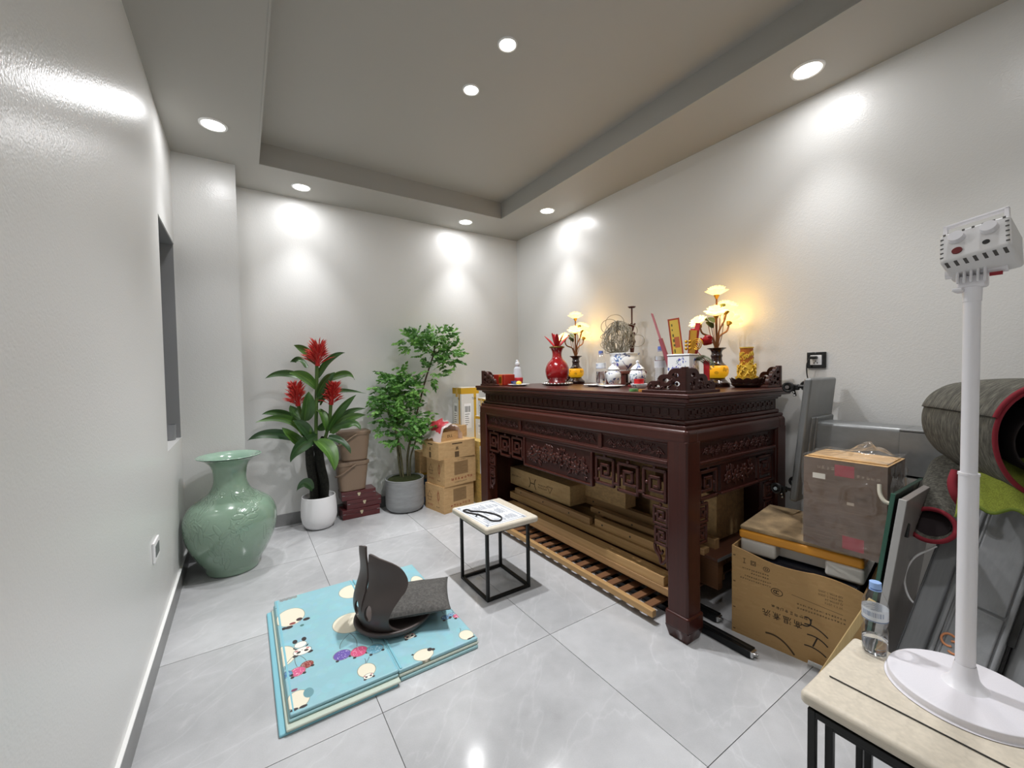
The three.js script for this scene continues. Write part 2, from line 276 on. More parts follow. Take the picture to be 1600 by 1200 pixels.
{ // bromeliad-like plant with three red heads
  const pl = G('red_flower_plant', 'tall plant with broad green leaves and three spiky red flower heads', 'plant', [0.5, 0.2, -3.715]);
  pl.userData.label += ' in a white pot';
  const at = (x, y, z) => V(x, y, z);
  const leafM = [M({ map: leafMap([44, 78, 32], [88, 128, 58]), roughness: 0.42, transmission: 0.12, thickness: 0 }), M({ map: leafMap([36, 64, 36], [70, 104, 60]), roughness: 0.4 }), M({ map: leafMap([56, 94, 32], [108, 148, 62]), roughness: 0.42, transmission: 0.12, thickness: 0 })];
  const L = [
  [[0.517,1.341,-3.72],[0.445,1.448,-3.76],[0.355,1.511,-3.74],0.075],
  [[0.514,1.244,-3.72],[0.608,1.394,-3.72],[0.737,1.453,-3.7],0.05],
  [[0.444,1.325,-3.78],[0.396,1.389,-3.84],[0.334,1.376,-3.85],0.05],
  [[0.501,1.156,-3.7],[0.404,1.255,-3.66],[0.304,1.282,-3.62],0.07],
  [[0.442,1.228,-3.72],[0.277,1.283,-3.75],[0.146,1.244,-3.72],0.045],
  [[0.504,1.087,-3.68],[0.554,1.209,-3.62],[0.63,1.285,-3.58],0.085],
  [[0.613,1.223,-3.78],[0.747,1.271,-3.8],[0.826,1.218,-3.78],0.05],
  [[0.4,0.897,-3.64],[0.412,1.028,-3.58],[0.434,1.137,-3.58],0.11],
  [[0.447,0.74,-3.62],[0.381,0.857,-3.55],[0.308,0.921,-3.5],0.08],
  [[0.395,0.778,-3.7],[0.276,0.92,-3.68],[0.071,0.917,-3.62],0.055],
  [[0.391,0.875,-3.78],[0.241,0.96,-3.8],[0.118,0.963,-3.76],0.05],
  [[0.392,0.738,-3.68],[0.168,0.823,-3.62],[0.016,0.791,-3.58],0.06],
  [[0.389,0.706,-3.66],[0.303,0.791,-3.6],[0.242,0.866,-3.58],0.065],
  [[0.582,0.8,-3.66],[0.653,0.958,-3.62],[0.797,1.094,-3.6],0.075],
  [[0.608,0.791,-3.72],[0.722,0.927,-3.72],[0.896,0.964,-3.7],0.05],
  [[0.601,0.778,-3.68],[0.714,0.889,-3.64],[0.875,0.915,-3.62],0.075],
  [[0.617,0.828,-3.62],[0.747,0.858,-3.56],[0.805,0.8,-3.52],0.055],
  [[0.529,1.014,-3.7],[0.635,1.125,-3.68],[0.89,1.097,-3.66],0.035],
  [[0.511,0.971,-3.7],[0.544,0.91,-3.66],[0.561,0.769,-3.64],0.06],
  [[0.409,0.872,-3.8],[0.352,0.944,-3.84],[0.324,1.016,-3.86],0.09],
  [[0.483,0.766,-3.62],[0.34,0.714,-3.52],[0.282,0.612,-3.48],0.085],
  [[0.482,0.733,-3.62],[0.555,0.641,-3.52],[0.587,0.507,-3.47],0.125],
  [[0.58,0.751,-3.66],[0.678,0.697,-3.6],[0.733,0.607,-3.57],0.05],
  [[0.442,0.343,-3.62],[0.38,0.422,-3.57],[0.322,0.368,-3.55],0.06],
  [[0.421,0.742,-3.6],[0.377,0.863,-3.56],[0.332,0.911,-3.52],0.07],
  [[0.518,1.035,-3.76],[0.571,1.203,-3.82],[0.682,1.279,-3.84],0.06],
  [[0.506,0.818,-3.72],[0.584,0.876,-3.76],[0.546,0.979,-3.8],0.06]];
  const eye = V(0.55, 0.05, 0.83); // leaves turn their broad side roughly into the room
  L.forEach(([a, b, c, w], i) => {
    const mid = at(...b).multiplyScalar(2).sub(at(...a).add(at(...c)).multiplyScalar(0.5)); // quadratic curve through b
    const cur = new THREE.QuadraticBezierCurve3(at(...a), mid, at(...c));
    const geo = shell((u, v) => {
      const p = cur.getPoint(u), d = cur.getTangent(u), s = d.clone().cross(eye).normalize(), n = s.clone().cross(d).normalize();
      const half = w * 0.62 * Math.pow(Math.sin(PI * Math.min(1, 0.1 + 0.92 * Math.pow(u, 0.8))), 0.7) * (u > 0.985 ? 0.25 : 1), t = 2 * v - 1;
      return p.addScaledVector(s, t * half).addScaledVector(n, Math.abs(t) * half * 0.45 + Math.sin(u * 9 + i) * 0.004 * t);
    }, 16, 4, 0.0012);
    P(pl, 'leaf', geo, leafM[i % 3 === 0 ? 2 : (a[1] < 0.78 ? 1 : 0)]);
  });
  const bark = M({ map: noisy([46, 46, 38], 0.7, 0.2, 12), roughness: 0.85, bumpMap: bumpFine, bumpScale: 0.01 });
  for (const [pts, r] of [[[[0.465, 0.24, -3.71], [0.462, 0.36, -3.7], [0.442, 0.52, -3.7], [0.44, 0.68, -3.7]], 0.032], [[[0.54, 0.24, -3.7], [0.545, 0.36, -3.69], [0.52, 0.52, -3.7], [0.5, 0.72, -3.71]], 0.034], [[[0.5, 0.24, -3.76], [0.5, 0.45, -3.76], [0.51, 0.6, -3.75], [0.56, 0.74, -3.73]], 0.028]]) P(pl, 'trunk', tube(pts, r, 20, 10), bark);
  const stalk = M({ color: 0x4f6b2e, roughness: 0.6 });
  for (const pts of [[[0.49, 0.7, -3.71], [0.5, 0.95, -3.71], [0.515, 1.35, -3.7]], [[0.45, 0.66, -3.7], [0.41, 0.85, -3.7], [0.366, 1.03, -3.68]], [[0.56, 0.72, -3.72], [0.595, 0.87, -3.69], [0.606, 1.03, -3.66]]]) P(pl, 'stalk', tube(pts, 0.014, 14, 8), stalk);
  const redM = [M({ color: 0xc3201f, roughness: 0.5, transmission: 0.15, thickness: 0 }), M({ color: 0xd8453a, roughness: 0.5, transmission: 0.15, thickness: 0 })];
  seed = 11;
  for (const [b, t, R] of [[[0.519, 1.339, -3.7], [0.532, 1.575, -3.7], 0.095], [[0.366, 1.021, -3.68], [0.345, 1.238, -3.66], 0.08], [[0.606, 1.019, -3.66], [0.638, 1.242, -3.62], 0.075]]) {
    const B = V(...b), D = V(...t).sub(B), len = D.length(); D.normalize();
    const f = P(pl, 'flower_head', rod(b, [b[0] + D.x * len * 0.75, b[1] + D.y * len * 0.75, b[2] + D.z * len * 0.75], 0.02, 8, 0.008), redM[0]);
    for (let tone = 0; tone < 2; tone++) { const list = [];
      for (let k = 0; k < 80; k++) {
        const h = Math.pow(rnd(), 0.8), a = rr(0, 6.283), up = 0.35 + 1.5 * h, o = V(Math.cos(a), 0, Math.sin(a)), dir = o.clone().addScaledVector(D, up).normalize();
        const base = B.clone().addScaledVector(D, h * len * 0.62).addScaledVector(o, 0.012), l = (R * 1.25) * (1.05 - 0.25 * h) * rr(0.75, 1.2);
        const tip = base.clone().addScaledVector(dir, l), m = base.clone().lerp(tip, 0.6).addScaledVector(D, 0.012);
        list.push(along(new THREE.ConeGeometry(0.0048, base.distanceTo(m), 4).translate(0, 0, 0).rotateX(PI).translate(0, base.distanceTo(m) / 2, 0), base.toArray(), m.toArray()), along(new THREE.ConeGeometry(0.0048, m.distanceTo(tip), 4).translate(0, m.distanceTo(tip) / 2, 0), m.toArray(), tip.toArray()));
      }
      const s = P(f, 'spikes', mg(list), redM[tone]); s.userData.kind = 'stuff';
    }
  }
  P(pl, 'potting_bark', lathe([[0, 0.245], [0.06, 0.24], [0.112, 0.225], [0.112, 0.205], [0, 0.2]], 24).translate(0.5, 0, -3.715), M({ map: noisy([40, 32, 24], 0.9, 0.1, 24), roughness: 1, bumpMap: bumpFine, bumpScale: 0.01 }));
  rebase(pl, [0.5, 0.2, -3.715]);
  T('plant_pot', lathe([[0, 0], [0.085, 0], [0.105, 0.012], [0.128, 0.05], [0.138, 0.1], [0.138, 0.16], [0.128, 0.262], [0.125, 0.267], [0.118, 0.262], [0.117, 0.2], [0, 0.2]], 48), mat.white, 'smooth white rounded plant pot under the red flowered plant', 'pot', null, [0.5, 0, -3.715]);
}
{ // three lacquer boxes and two bins
  const lac = M({ map: wood([74, 16, 20], [96, 26, 28], 0.5, 0.1), roughness: 0.3, clearcoat: 0.4 });
  const gb = (x, y, z, w, h, d, turn, label) => {
    const g = G('gift_box', label, 'box', [x, y, z], turn, 'dark red gift boxes');
    P(g, 'base', uvm(rb(w, h * 0.55, d, 0.003, 0, h * 0.275, 0)), lac); P(g, 'lid', uvm(rb(w + 0.002, h * 0.43, d + 0.002, 0.003, 0, h * 0.785, 0)), lac);
    P(g, 'clasp', mg(rb(0.026, 0.016, 0.004, 0.001, 0, h * 0.66, d / 2 + 0.002), rb(0.016, 0.016, 0.005, 0.002, 0, h * 0.48, d / 2 + 0.002)), M({ color: 0xd9cfae, roughness: 0.3, metalness: 0.8 }));
    P(g, 'corner_fitting', mg(box(0.02, 0.003, 0.003, -w / 2 + 0.016, h * 0.6, d / 2 + 0.001), box(0.02, 0.003, 0.003, w / 2 - 0.016, h * 0.6, d / 2 + 0.001)), mat.steel);
  };
  gb(0.845, 0, -3.82, 0.32, 0.082, 0.16, 0.02, 'dark red lacquer box, bottom one of the stack of three');
  gb(0.87, 0.0825, -3.825, 0.3, 0.08, 0.15, 0.06, 'dark red lacquer box with clasp, middle one of the stack of three');
  gb(0.83, 0.163, -3.825, 0.29, 0.075, 0.15, 0, 'dark red lacquer box with clasp right under the brown bins');
  const tan = M({ color: 0x8a7460, roughness: 0.5 });
  const bin = (x, y, z, turn, label) => {
    const g = G('storage_bin', label, 'bin', [x, y, z], turn, 'brown plastic bins');
    P(g, 'body', loft([[0, 0.1, 0.055, 4], [0.006, 0.108, 0.062, 4], [0.235, 0.132, 0.077, 5]]), tan);
    P(g, 'rim', loft([[0.228, 0.139, 0.082, 5], [0.232, 0.141, 0.084, 5], [0.254, 0.142, 0.085, 5], [0.257, 0.139, 0.082, 5]]), tan);
    P(g, 'lid', loft([[0.2565, 0.13, 0.076, 5], [0.262, 0.128, 0.074, 5], [0.264, 0.12, 0.07, 5]]), M({ color: 0x6f5c4c, roughness: 0.5 }));
    P(g, 'handle', tube([[-0.145, 0.14, 0.03], [-0.14, 0.15, 0.075], [-0.09, 0.175, 0.09], [-0.03, 0.215, 0.092], [0.01, 0.236, 0.092]], 0.007, 24, 8).scale(1, 1, 1), tan);
  };
  bin(0.79, 0.2385, -3.822, 0.05, 'brown plastic bin with handle, lower of the two stacked bins');
  bin(0.812, 0.5035, -3.822, -0.02, 'brown plastic bin with handle, upper of the two stacked bins');
}
{ // nandina-like tree in a ribbed pot
  const rib = []; for (let k = 0; k <= 34; k++) { const y = 0.06 + k * 0.0068; rib.push([0.176 - (k % 2 ? 0.0025 : 0), y]); }
  T('plant_pot', lathe([[0, 0], [0.12, 0], [0.148, 0.01], [0.168, 0.035], ...rib, [0.177, 0.295], [0.176, 0.3], [0.164, 0.298], [0.163, 0.25], [0, 0.25]], 64), M({ map: noisy([146, 148, 149], 0.08, 0.4, 8), roughness: 0.6 }), 'grey ribbed cylindrical plant pot beside the cardboard boxes', 'pot', null, [1.235, 0, -3.722]);
  const tr = G('leafy_tree', 'slender indoor tree with fine green leaves growing from the grey ribbed pot', 'tree', [0, 0, 0]);
  seed = 23;
  const moss = lathe([[0, 0.3], [0.05, 0.305], [0.1, 0.29], [0.15, 0.285], [0.16, 0.27], [0.16, 0.25], [0, 0.25]], 40); { const p = moss.attributes.position; for (let i = 0; i < p.count; i++) if (p.getY(i) > 0.262) p.setY(i, p.getY(i) + 0.014 * fbm(p.getX(i) * 2 + 0.5, p.getZ(i) * 2 + 0.5, 16, 16, 3)); moss.computeVertexNormals(); }
  P(tr, 'moss', moss.translate(1.235, 0, -3.722), M({ map: noisy([62, 70, 30], 0.9, 0.15, 24), roughness: 1, bumpMap: bumpFine, bumpScale: 0.012 }));
  const bark = M({ map: noisy([92, 88, 62], 0.5, 0.15, 10), roughness: 0.85 }), barkD = M({ color: 0x4d3b30, roughness: 0.85 });
  const br = [
    [[[1.2, 0.29, -3.72], [1.185, 0.5, -3.73], [1.17, 0.75, -3.73], [1.2, 1.05, -3.72]], 0.011, bark], [[[1.215, 0.29, -3.7], [1.2, 0.48, -3.7], [1.16, 0.7, -3.68], [1.08, 0.95, -3.7]], 0.01, bark],
    [[[1.265, 0.29, -3.72], [1.265, 0.5, -3.71], [1.3, 0.7, -3.68], [1.33, 0.86, -3.66]], 0.011, bark], [[[1.28, 0.29, -3.7], [1.29, 0.48, -3.7], [1.33, 0.62, -3.68], [1.37, 0.78, -3.64]], 0.008, bark],
    [[[1.3, 0.72, -3.68], [1.36, 0.92, -3.68], [1.45, 1.22, -3.68], [1.53, 1.44, -3.68], [1.56, 1.6, -3.68]], 0.008, barkD], [[[1.53, 1.44, -3.68], [1.64, 1.5, -3.66], [1.72, 1.46, -3.64]], 0.005, barkD], [[[1.53, 1.44, -3.68], [1.45, 1.56, -3.7], [1.36, 1.63, -3.7]], 0.005, barkD],
  ];
  for (const [p, r, m] of br) P(tr, 'branch', tube(p, r, 24, 7), m);
  // sprigs: a twig with paired leaflets, gathered in clouds
  const leaflet = (() => { const g = new THREE.BufferGeometry(); g.setAttribute('position', new THREE.Float32BufferAttribute([0, 0, 0, 0.28, 0.45, 0.05, 0, 1, 0, 0, 0, 0, 0, 1, 0, -0.28, 0.45, 0.05].flat(), 3)); g.setAttribute('uv', new THREE.Float32BufferAttribute(new Float32Array(12), 2)); g.computeVertexNormals(); return g; })();
  const clouds = [ // centre, radii, sprigs
    [[1.16, 1.08, -3.72], [0.2, 0.17, 0.15], 95], [[1.3, 1.12, -3.7], [0.14, 0.12, 0.13], 42], [[1.2, 1.24, -3.72], [0.14, 0.07, 0.12], 30], [[1.08, 0.92, -3.72], [0.13, 0.12, 0.14], 40], [[1.3, 0.86, -3.66], [0.16, 0.12, 0.13], 60], [[1.2, 0.7, -3.66], [0.17, 0.12, 0.12], 44],
    [[1.38, 1.6, -3.69], [0.16, 0.07, 0.1], 40], [[1.33, 1.54, -3.69], [0.07, 0.07, 0.07], 12], [[1.61, 1.63, -3.67], [0.12, 0.07, 0.1], 30], [[1.66, 1.46, -3.65], [0.13, 0.13, 0.1], 62], [[1.49, 1.27, -3.67], [0.07, 0.12, 0.07], 12], [[1.48, 1.47, -3.68], [0.07, 0.09, 0.07], 14], [[1.42, 0.74, -3.6], [0.1, 0.08, 0.08], 22], [[1.05, 0.78, -3.72], [0.06, 0.07, 0.08], 9], [[1.6, 1.27, -3.65], [0.04, 0.05, 0.05], 7],
  ];
  const tones = [0x6aa04a, 0x8abf62, 0x52863e].map(c => M({ color: c, roughness: 0.5, transmission: 0.38, thickness: 0 })), sets = [[], [], []];
  const q = new THREE.Quaternion(), m4 = new THREE.Matrix4(), Y = V(0, 1, 0);
  for (const [c, r, n] of clouds) for (let k = 0; k < n; k++) {
    let o; do o = V(rr(-1, 1), rr(-1, 1), rr(-1, 1)); while (o.length() > 1);
    const s = V(c[0] + o.x * r[0], c[1] + o.y * r[1], Math.max(-3.86, c[2] + o.z * r[2]));
    const dir = V(o.x + rr(-.7, .7), o.y * 0.5 + rr(-.5, .6), o.z + rr(-.7, .7) + 0.25).normalize(), L = rr(0.05, 0.085), tone = Math.floor(rnd() * 3);
    if (s.z < -3.8) dir.z = Math.abs(dir.z);
    const side = dir.clone().cross(V(rr(-.4, .4), 1, rr(-.4, .4))).normalize(), count = 9;
    for (let i = 0; i < count; i++) {
      const t = (i >> 1) / 4, e = s.clone().addScaledVector(dir, t * L), sg = i % 2 ? 1 : -1, ld = i === 8 ? dir.clone() : dir.clone().multiplyScalar(0.75).addScaledVector(side, sg).normalize(), l = rr(0.034, 0.056);
      ld.y -= 0.2; ld.normalize(); q.setFromUnitVectors(Y, ld); const q2 = new THREE.Quaternion().setFromAxisAngle(Y, rr(0, 6.28));
      if (e.z < -3.88) e.z = -3.87; if (e.z + ld.z * l < -3.9) continue;
      m4.compose(e, q.clone().multiply(q2), V(l, l, l)); sets[tone].push(leaflet.clone().applyMatrix4(m4));
    }
  }
  sets.forEach((s, i) => { const f = P(tr, 'foliage', mg(s), tones[i]); f.userData.kind = 'stuff'; });
  rebase(tr, [1.235, 0.25, -3.722]);
}

// ---------- cardboard boxes ----------
const kraft = noisy([196, 160, 112], 0.14, 0.4, 10);
const kraftMat = M({ map: kraft, roughness: 0.85 });
const kraftEdge = M({ color: 0x9a7a50, roughness: 0.9 });
// signs written in strokes on a unit square
const SIGN = {
  gao: [[.5, .02, .5, .12], [.08, .16, .92, .16], [.3, .26, .7, .26], [.7, .26, .7, .42], [.3, .26, .3, .42], [.3, .42, .7, .42], [.12, .54, .12, .98], [.12, .54, .88, .54], [.88, .54, .88, .98], [.34, .66, .66, .66], [.66, .66, .66, .86], [.34, .66, .34, .86], [.34, .86, .66, .86]],
  wen: [[.08, .08, .2, .2], [.04, .36, .16, .46], [.06, .96, .22, .6], [.42, .06, .82, .06], [.42, .06, .42, .46], [.82, .06, .82, .46], [.42, .26, .82, .26], [.42, .46, .82, .46], [.36, .6, .36, .92], [.36, .6, .88, .6], [.88, .6, .88, .92], [.53, .6, .53, .92], [.7, .6, .7, .92], [.26, .94, .98, .94]],
  zhu: [[.22, .16, .7, .16], [.46, .02, .46, .34], [.06, .34, .94, .34], [.84, .08, .2, .54], [.32, .48, .32, .76], [.32, .48, .74, .48], [.74, .48, .74, .76], [.32, .62, .74, .62], [.32, .76, .74, .76], [.14, .84, .08, .98], [.36, .85, .4, .97], [.58, .85, .64, .97], [.82, .84, .94, .98]],
  xi: [[.08, .08, .2, .2], [.04, .36, .16, .46], [.06, .96, .22, .6], [.46, .06, .38, .3], [.42, .18, .86, .18], [.64, .02, .64, .48], [.3, .48, .96, .48], [.5, .48, .3, .94], [.74, .48, .74, .9], [.74, .9, .96, .9], [.96, .9, .96, .76]],
};
function sign(c, strokes, x, y, s, lw) { c.lineWidth = lw; c.lineCap = 'round'; c.beginPath(); for (const [a, b, d, e] of strokes) { c.moveTo(x + a * s, y + b * s); c.lineTo(x + d * s, y + e * s); } c.stroke(); }
const anySign = () => { const o = []; const n = 5 + Math.floor(rnd() * 4); for (let k = 0; k < n; k++) { const p = rr(.08, .92), a = rr(.05, .35), b = rr(.6, .95); o.push(rnd() < .55 ? [a, p, b, p] : [p, a, p, b]); } return o; };
function lines(c, x, y, s, n, col = '#3b2d1c', lw = 0.09) { c.strokeStyle = col; for (let k = 0; k < n; k++) sign(c, anySign(), x + k * s * 1.15, y, s, Math.max(1, s * lw)); }
function kraftPaint(w, h, fn, tone = [196, 160, 112]) {
  return paint(w, h, (c) => {
    c.fillStyle = `rgb(${tone})`; c.fillRect(0, 0, w, h);
    for (let k = 0; k < 700; k++) { const d = rr(-9, 9); c.fillStyle = `rgba(${tone[0] + d * 2 | 0},${tone[1] + d * 2 | 0},${tone[2] + d * 2 | 0},0.25)`; c.fillRect(rr(-20, w), rr(-10, h), rr(6, 90), rr(2, 26)); }
    for (let y = 0; y < h; y += 5) { c.fillStyle = 'rgba(90,66,36,0.035)'; c.fillRect(0, y, w, 2); }
    fn(c, w, h);
  });
}
const faceMat = t => M({ map: t, roughness: 0.85 });
function carton(name, label, pos, w, h, d, turn, faces, group, tone) {
  const g = G(name, label, 'box', pos, turn, group), plain = tone ? M({ map: noisy(tone, 0.14, 0.4, 10), roughness: 0.85 }) : kraftMat;
  const ms = [faces.px, faces.nx, faces.py, faces.ny, faces.pz, faces.nz].map(f => f ? faceMat(f) : plain);
  const b = new THREE.BoxGeometry(w, h, d).translate(0, h / 2, 0); P(g, 'carton_body', b, ms);
  P(g, 'top_flap', mg(box(w * 0.998, 0.004, d * 0.496, 0, h + 0.002, -d * 0.25), box(w * 0.998, 0.004, d * 0.496, 0, h + 0.002, d * 0.25)), plain);
  if (faces.tape) P(g, 'tape', mg(box(w * 1.002, 0.001, 0.048, 0, h + 0.0046, 0), box(0.001, 0.09, 0.048, w / 2 + 0.0006, h - 0.045, 0), box(0.001, 0.09, 0.048, -w / 2 - 0.0006, h - 0.045, 0)), M({ color: faces.tape, roughness: 0.25, clearcoat: 0.5 }));
  return g;
}
seed = 91;
{
  const dark = '#4a3620', redInk = '#8c3b24';
  const f1 = k => kraftPaint(512, 384, (c, w, h) => { // printed face with a rubbed dark panel and red lines
    c.strokeStyle = dark; c.fillStyle = 'rgba(92,68,40,0.5)'; c.fillRect(w * 0.3, h * 0.12, w * 0.44, h * 0.5); c.fillStyle = 'rgba(74,54,30,0.5)'; for (let i = 0; i < 9; i++) c.fillRect(w * 0.33, h * (0.17 + i * 0.05), w * rr(0.2, 0.38), 4);
    lines(c, w * 0.2, h * 0.7, 44, 7, redInk); lines(c, w * 0.3, h * 0.86, 18, 10, dark); if (k) lines(c, w * 0.4, h * 0.04, 20, 6, dark);
  });
  const f2 = kraftPaint(512, 384, (c, w, h) => { c.strokeStyle = dark; c.lineWidth = 6; c.beginPath(); c.moveTo(60, 190); c.lineTo(120, 100); c.lineTo(180, 190); c.closePath(); c.stroke(); c.strokeRect(80, 190, 80, 50); lines(c, 60, 290, 34, 4, redInk); c.lineWidth = 9; c.beginPath(); c.ellipse(360, 150, 26, 60, 0, 0, 7); c.moveTo(360, 60); c.lineTo(360, 250); c.stroke(); lines(c, 300, 300, 26, 3, dark); });
  const f3 = kraftPaint(512, 200, (c, w, h) => { c.fillStyle = dark; c.fillRect(w * 0.36, 16, w * 0.28, 14); c.fillStyle = 'rgba(74,54,32,0.85)'; c.fillRect(w * 0.43, 120, 60, 70); c.strokeStyle = dark; sign(c, SIGN.gao, w * 0.45, 60, 46, 5); });
  carton('cardboard_box', 'brown cardboard box with red print, bottom one of the stack of three', [1.605, 0, -3.54], 0.34, 0.235, 0.3, 0.2, { pz: f1(0), nx: f2 }, 'stacked cardboard boxes');
  carton('cardboard_box', 'brown cardboard box with red print, middle one of the stack of three', [1.625, 0.2395, -3.535], 0.35, 0.245, 0.3, 0.17, { pz: f1(1), nx: f2 }, 'stacked cardboard boxes');
  carton('cardboard_box', 'brown cardboard box with dark print, top one of the stack of three', [1.6, 0.489, -3.53], 0.39, 0.15, 0.3, 0.12, { pz: f3, nx: f3 }, 'stacked cardboard boxes');
  const f4 = kraftPaint(256, 96, (c, w, h) => { c.fillStyle = dark; c.font = 'bold 46px sans-serif'; c.fillText('DLL', 90, 62); });
  carton('cardboard_box', 'small low cardboard box under the red and white plastic bag', [1.545, 0.643, -3.55], 0.22, 0.075, 0.2, 0.35, { pz: f4 });
  carton('cardboard_box', 'open brown cardboard box behind the tree, against the wall', [1.5, 0.3, -3.83], 0.2, 0.2, 0.13, 0, {});
  carton('cardboard_box', 'plain cardboard box lying beside the plastic bag near the altar', [1.76, 0.643, -3.7], 0.16, 0.1, 0.18, -0.1, {});
  // blue and yellow packs standing on the floor between pot and boxes
  const bp = G('blue_package', 'flat blue package standing between the grey pot and the boxes', 'package', [1.49, 0, -3.835]);
  P(bp, 'pack', rb(0.19, 0.235, 0.1, 0.004, 0, 0.1175, 0), M({ color: 0x5d86b8, roughness: 0.35 })); P(bp, 'white_label', box(0.1, 0.12, 0.002, -0.02, 0.12, 0.051), mat.paperWhite);
  const yp = G('yellow_package', 'grey and yellow package lying on the blue one behind the tree', 'package', [1.5, 0.2355, -3.835]);
  P(yp, 'pack', rb(0.2, 0.06, 0.12, 0.006, 0, 0.03, 0), M({ color: 0xa9a79c, roughness: 0.5 })); P(yp, 'yellow_band', rb(0.205, 0.02, 0.125, 0.004, 0, 0.05, 0), M({ color: 0xc9a233, roughness: 0.4 }));
  // thin plastic bag draped on the small box
  const bag = (u, v) => { const a = (u - 0.5) * 0.31, b = (v - 0.5) * 0.24, n = fbm(u * 0.5 + 0.2, v * 0.5, 12, 12, 3) - 0.5; const over = Math.max(0, Math.abs(a) - 0.1) ; return V(a * 0.9 + 0.02 * n, 0.03 + 0.075 * Math.exp(-((a + 0.04) ** 2 + b * b) * 60) + 0.05 * n - over * 2.2, b + 0.03 * n); };
  const pb = G('plastic_bag', 'crumpled white and red plastic bag on the small cardboard box', 'bag', [1.55, 0.722, -3.545], 0.35);
  P(pb, 'white_film', shell(bag, 40, 30, 0.001), M({ color: 0xf1e6e4, roughness: 0.3, transmission: 0.45, thickness: 0 }));
  P(pb, 'red_print', shell((u, v) => bag(0.1 + 0.33 * u, 0.2 + 0.7 * v).add(V(0, 0.003, 0.002)), 20, 20, 0.0006), M({ color: 0xd24450, roughness: 0.35, transmission: 0.25, thickness: 0 }));
  // white and yellow parcels between the boxes and the altar
  const parcel = seedv => { seed = seedv; return kraftPaint(384, 384, (c, w, h) => { c.fillStyle = '#e7e6e2'; c.fillRect(0, 0, w, h); c.fillStyle = '#d7a92c'; c.fillRect(0, 0, w, 46); c.fillRect(w * 0.7, 0, 54, h); c.fillStyle = '#fff'; c.fillRect(60, 120, 150, 190); c.fillStyle = '#222'; for (let i = 0; i < 24; i++) c.fillRect(74 + i * 5, 140, rr(1, 3.5), 46); for (let i = 0; i < 6; i++) c.fillRect(74, 200 + i * 16, rr(40, 120), 4); lines(c, 230, 70, 26, 3, '#333'); }, [231, 230, 226]); };
  const A = parcel(3), B = parcel(5), white = [228, 227, 222];
  carton('parcel_box', 'tan box with yellow tape low between the box stack and altar', [2.0, 0, -3.6], 0.3, 0.3, 0.46, 0.03, { tape: 0xd9ab2b }, null, [206, 170, 92]);
  carton('parcel_box', 'yellow taped box at altar height under the white parcels', [2.0, 0.3055, -3.6], 0.3, 0.3, 0.44, 0, { tape: 0xe0b02c, pz: A }, null, [216, 186, 110]);
  carton('parcel_box', 'upright white parcel with yellow top tape behind the altar end', [1.905, 0.611, -3.76], 0.2, 0.5, 0.2, 0, { tape: 0xe0b02c, pz: A, nx: B }, 'white parcels', white);
  carton('parcel_box', 'white taped parcel directly beside the altar top', [2.06, 0.611, -3.48], 0.24, 0.22, 0.26, 0.12, { tape: 0xe0b02c, pz: B, nx: A }, 'white parcels', white);
  carton('parcel_box', 'small white parcel on top, almost level with the altar surface', [2.04, 0.838, -3.47], 0.21, 0.17, 0.22, -0.2, { tape: 0xe0b02c, pz: A, nx: B }, 'white parcels', white);
}

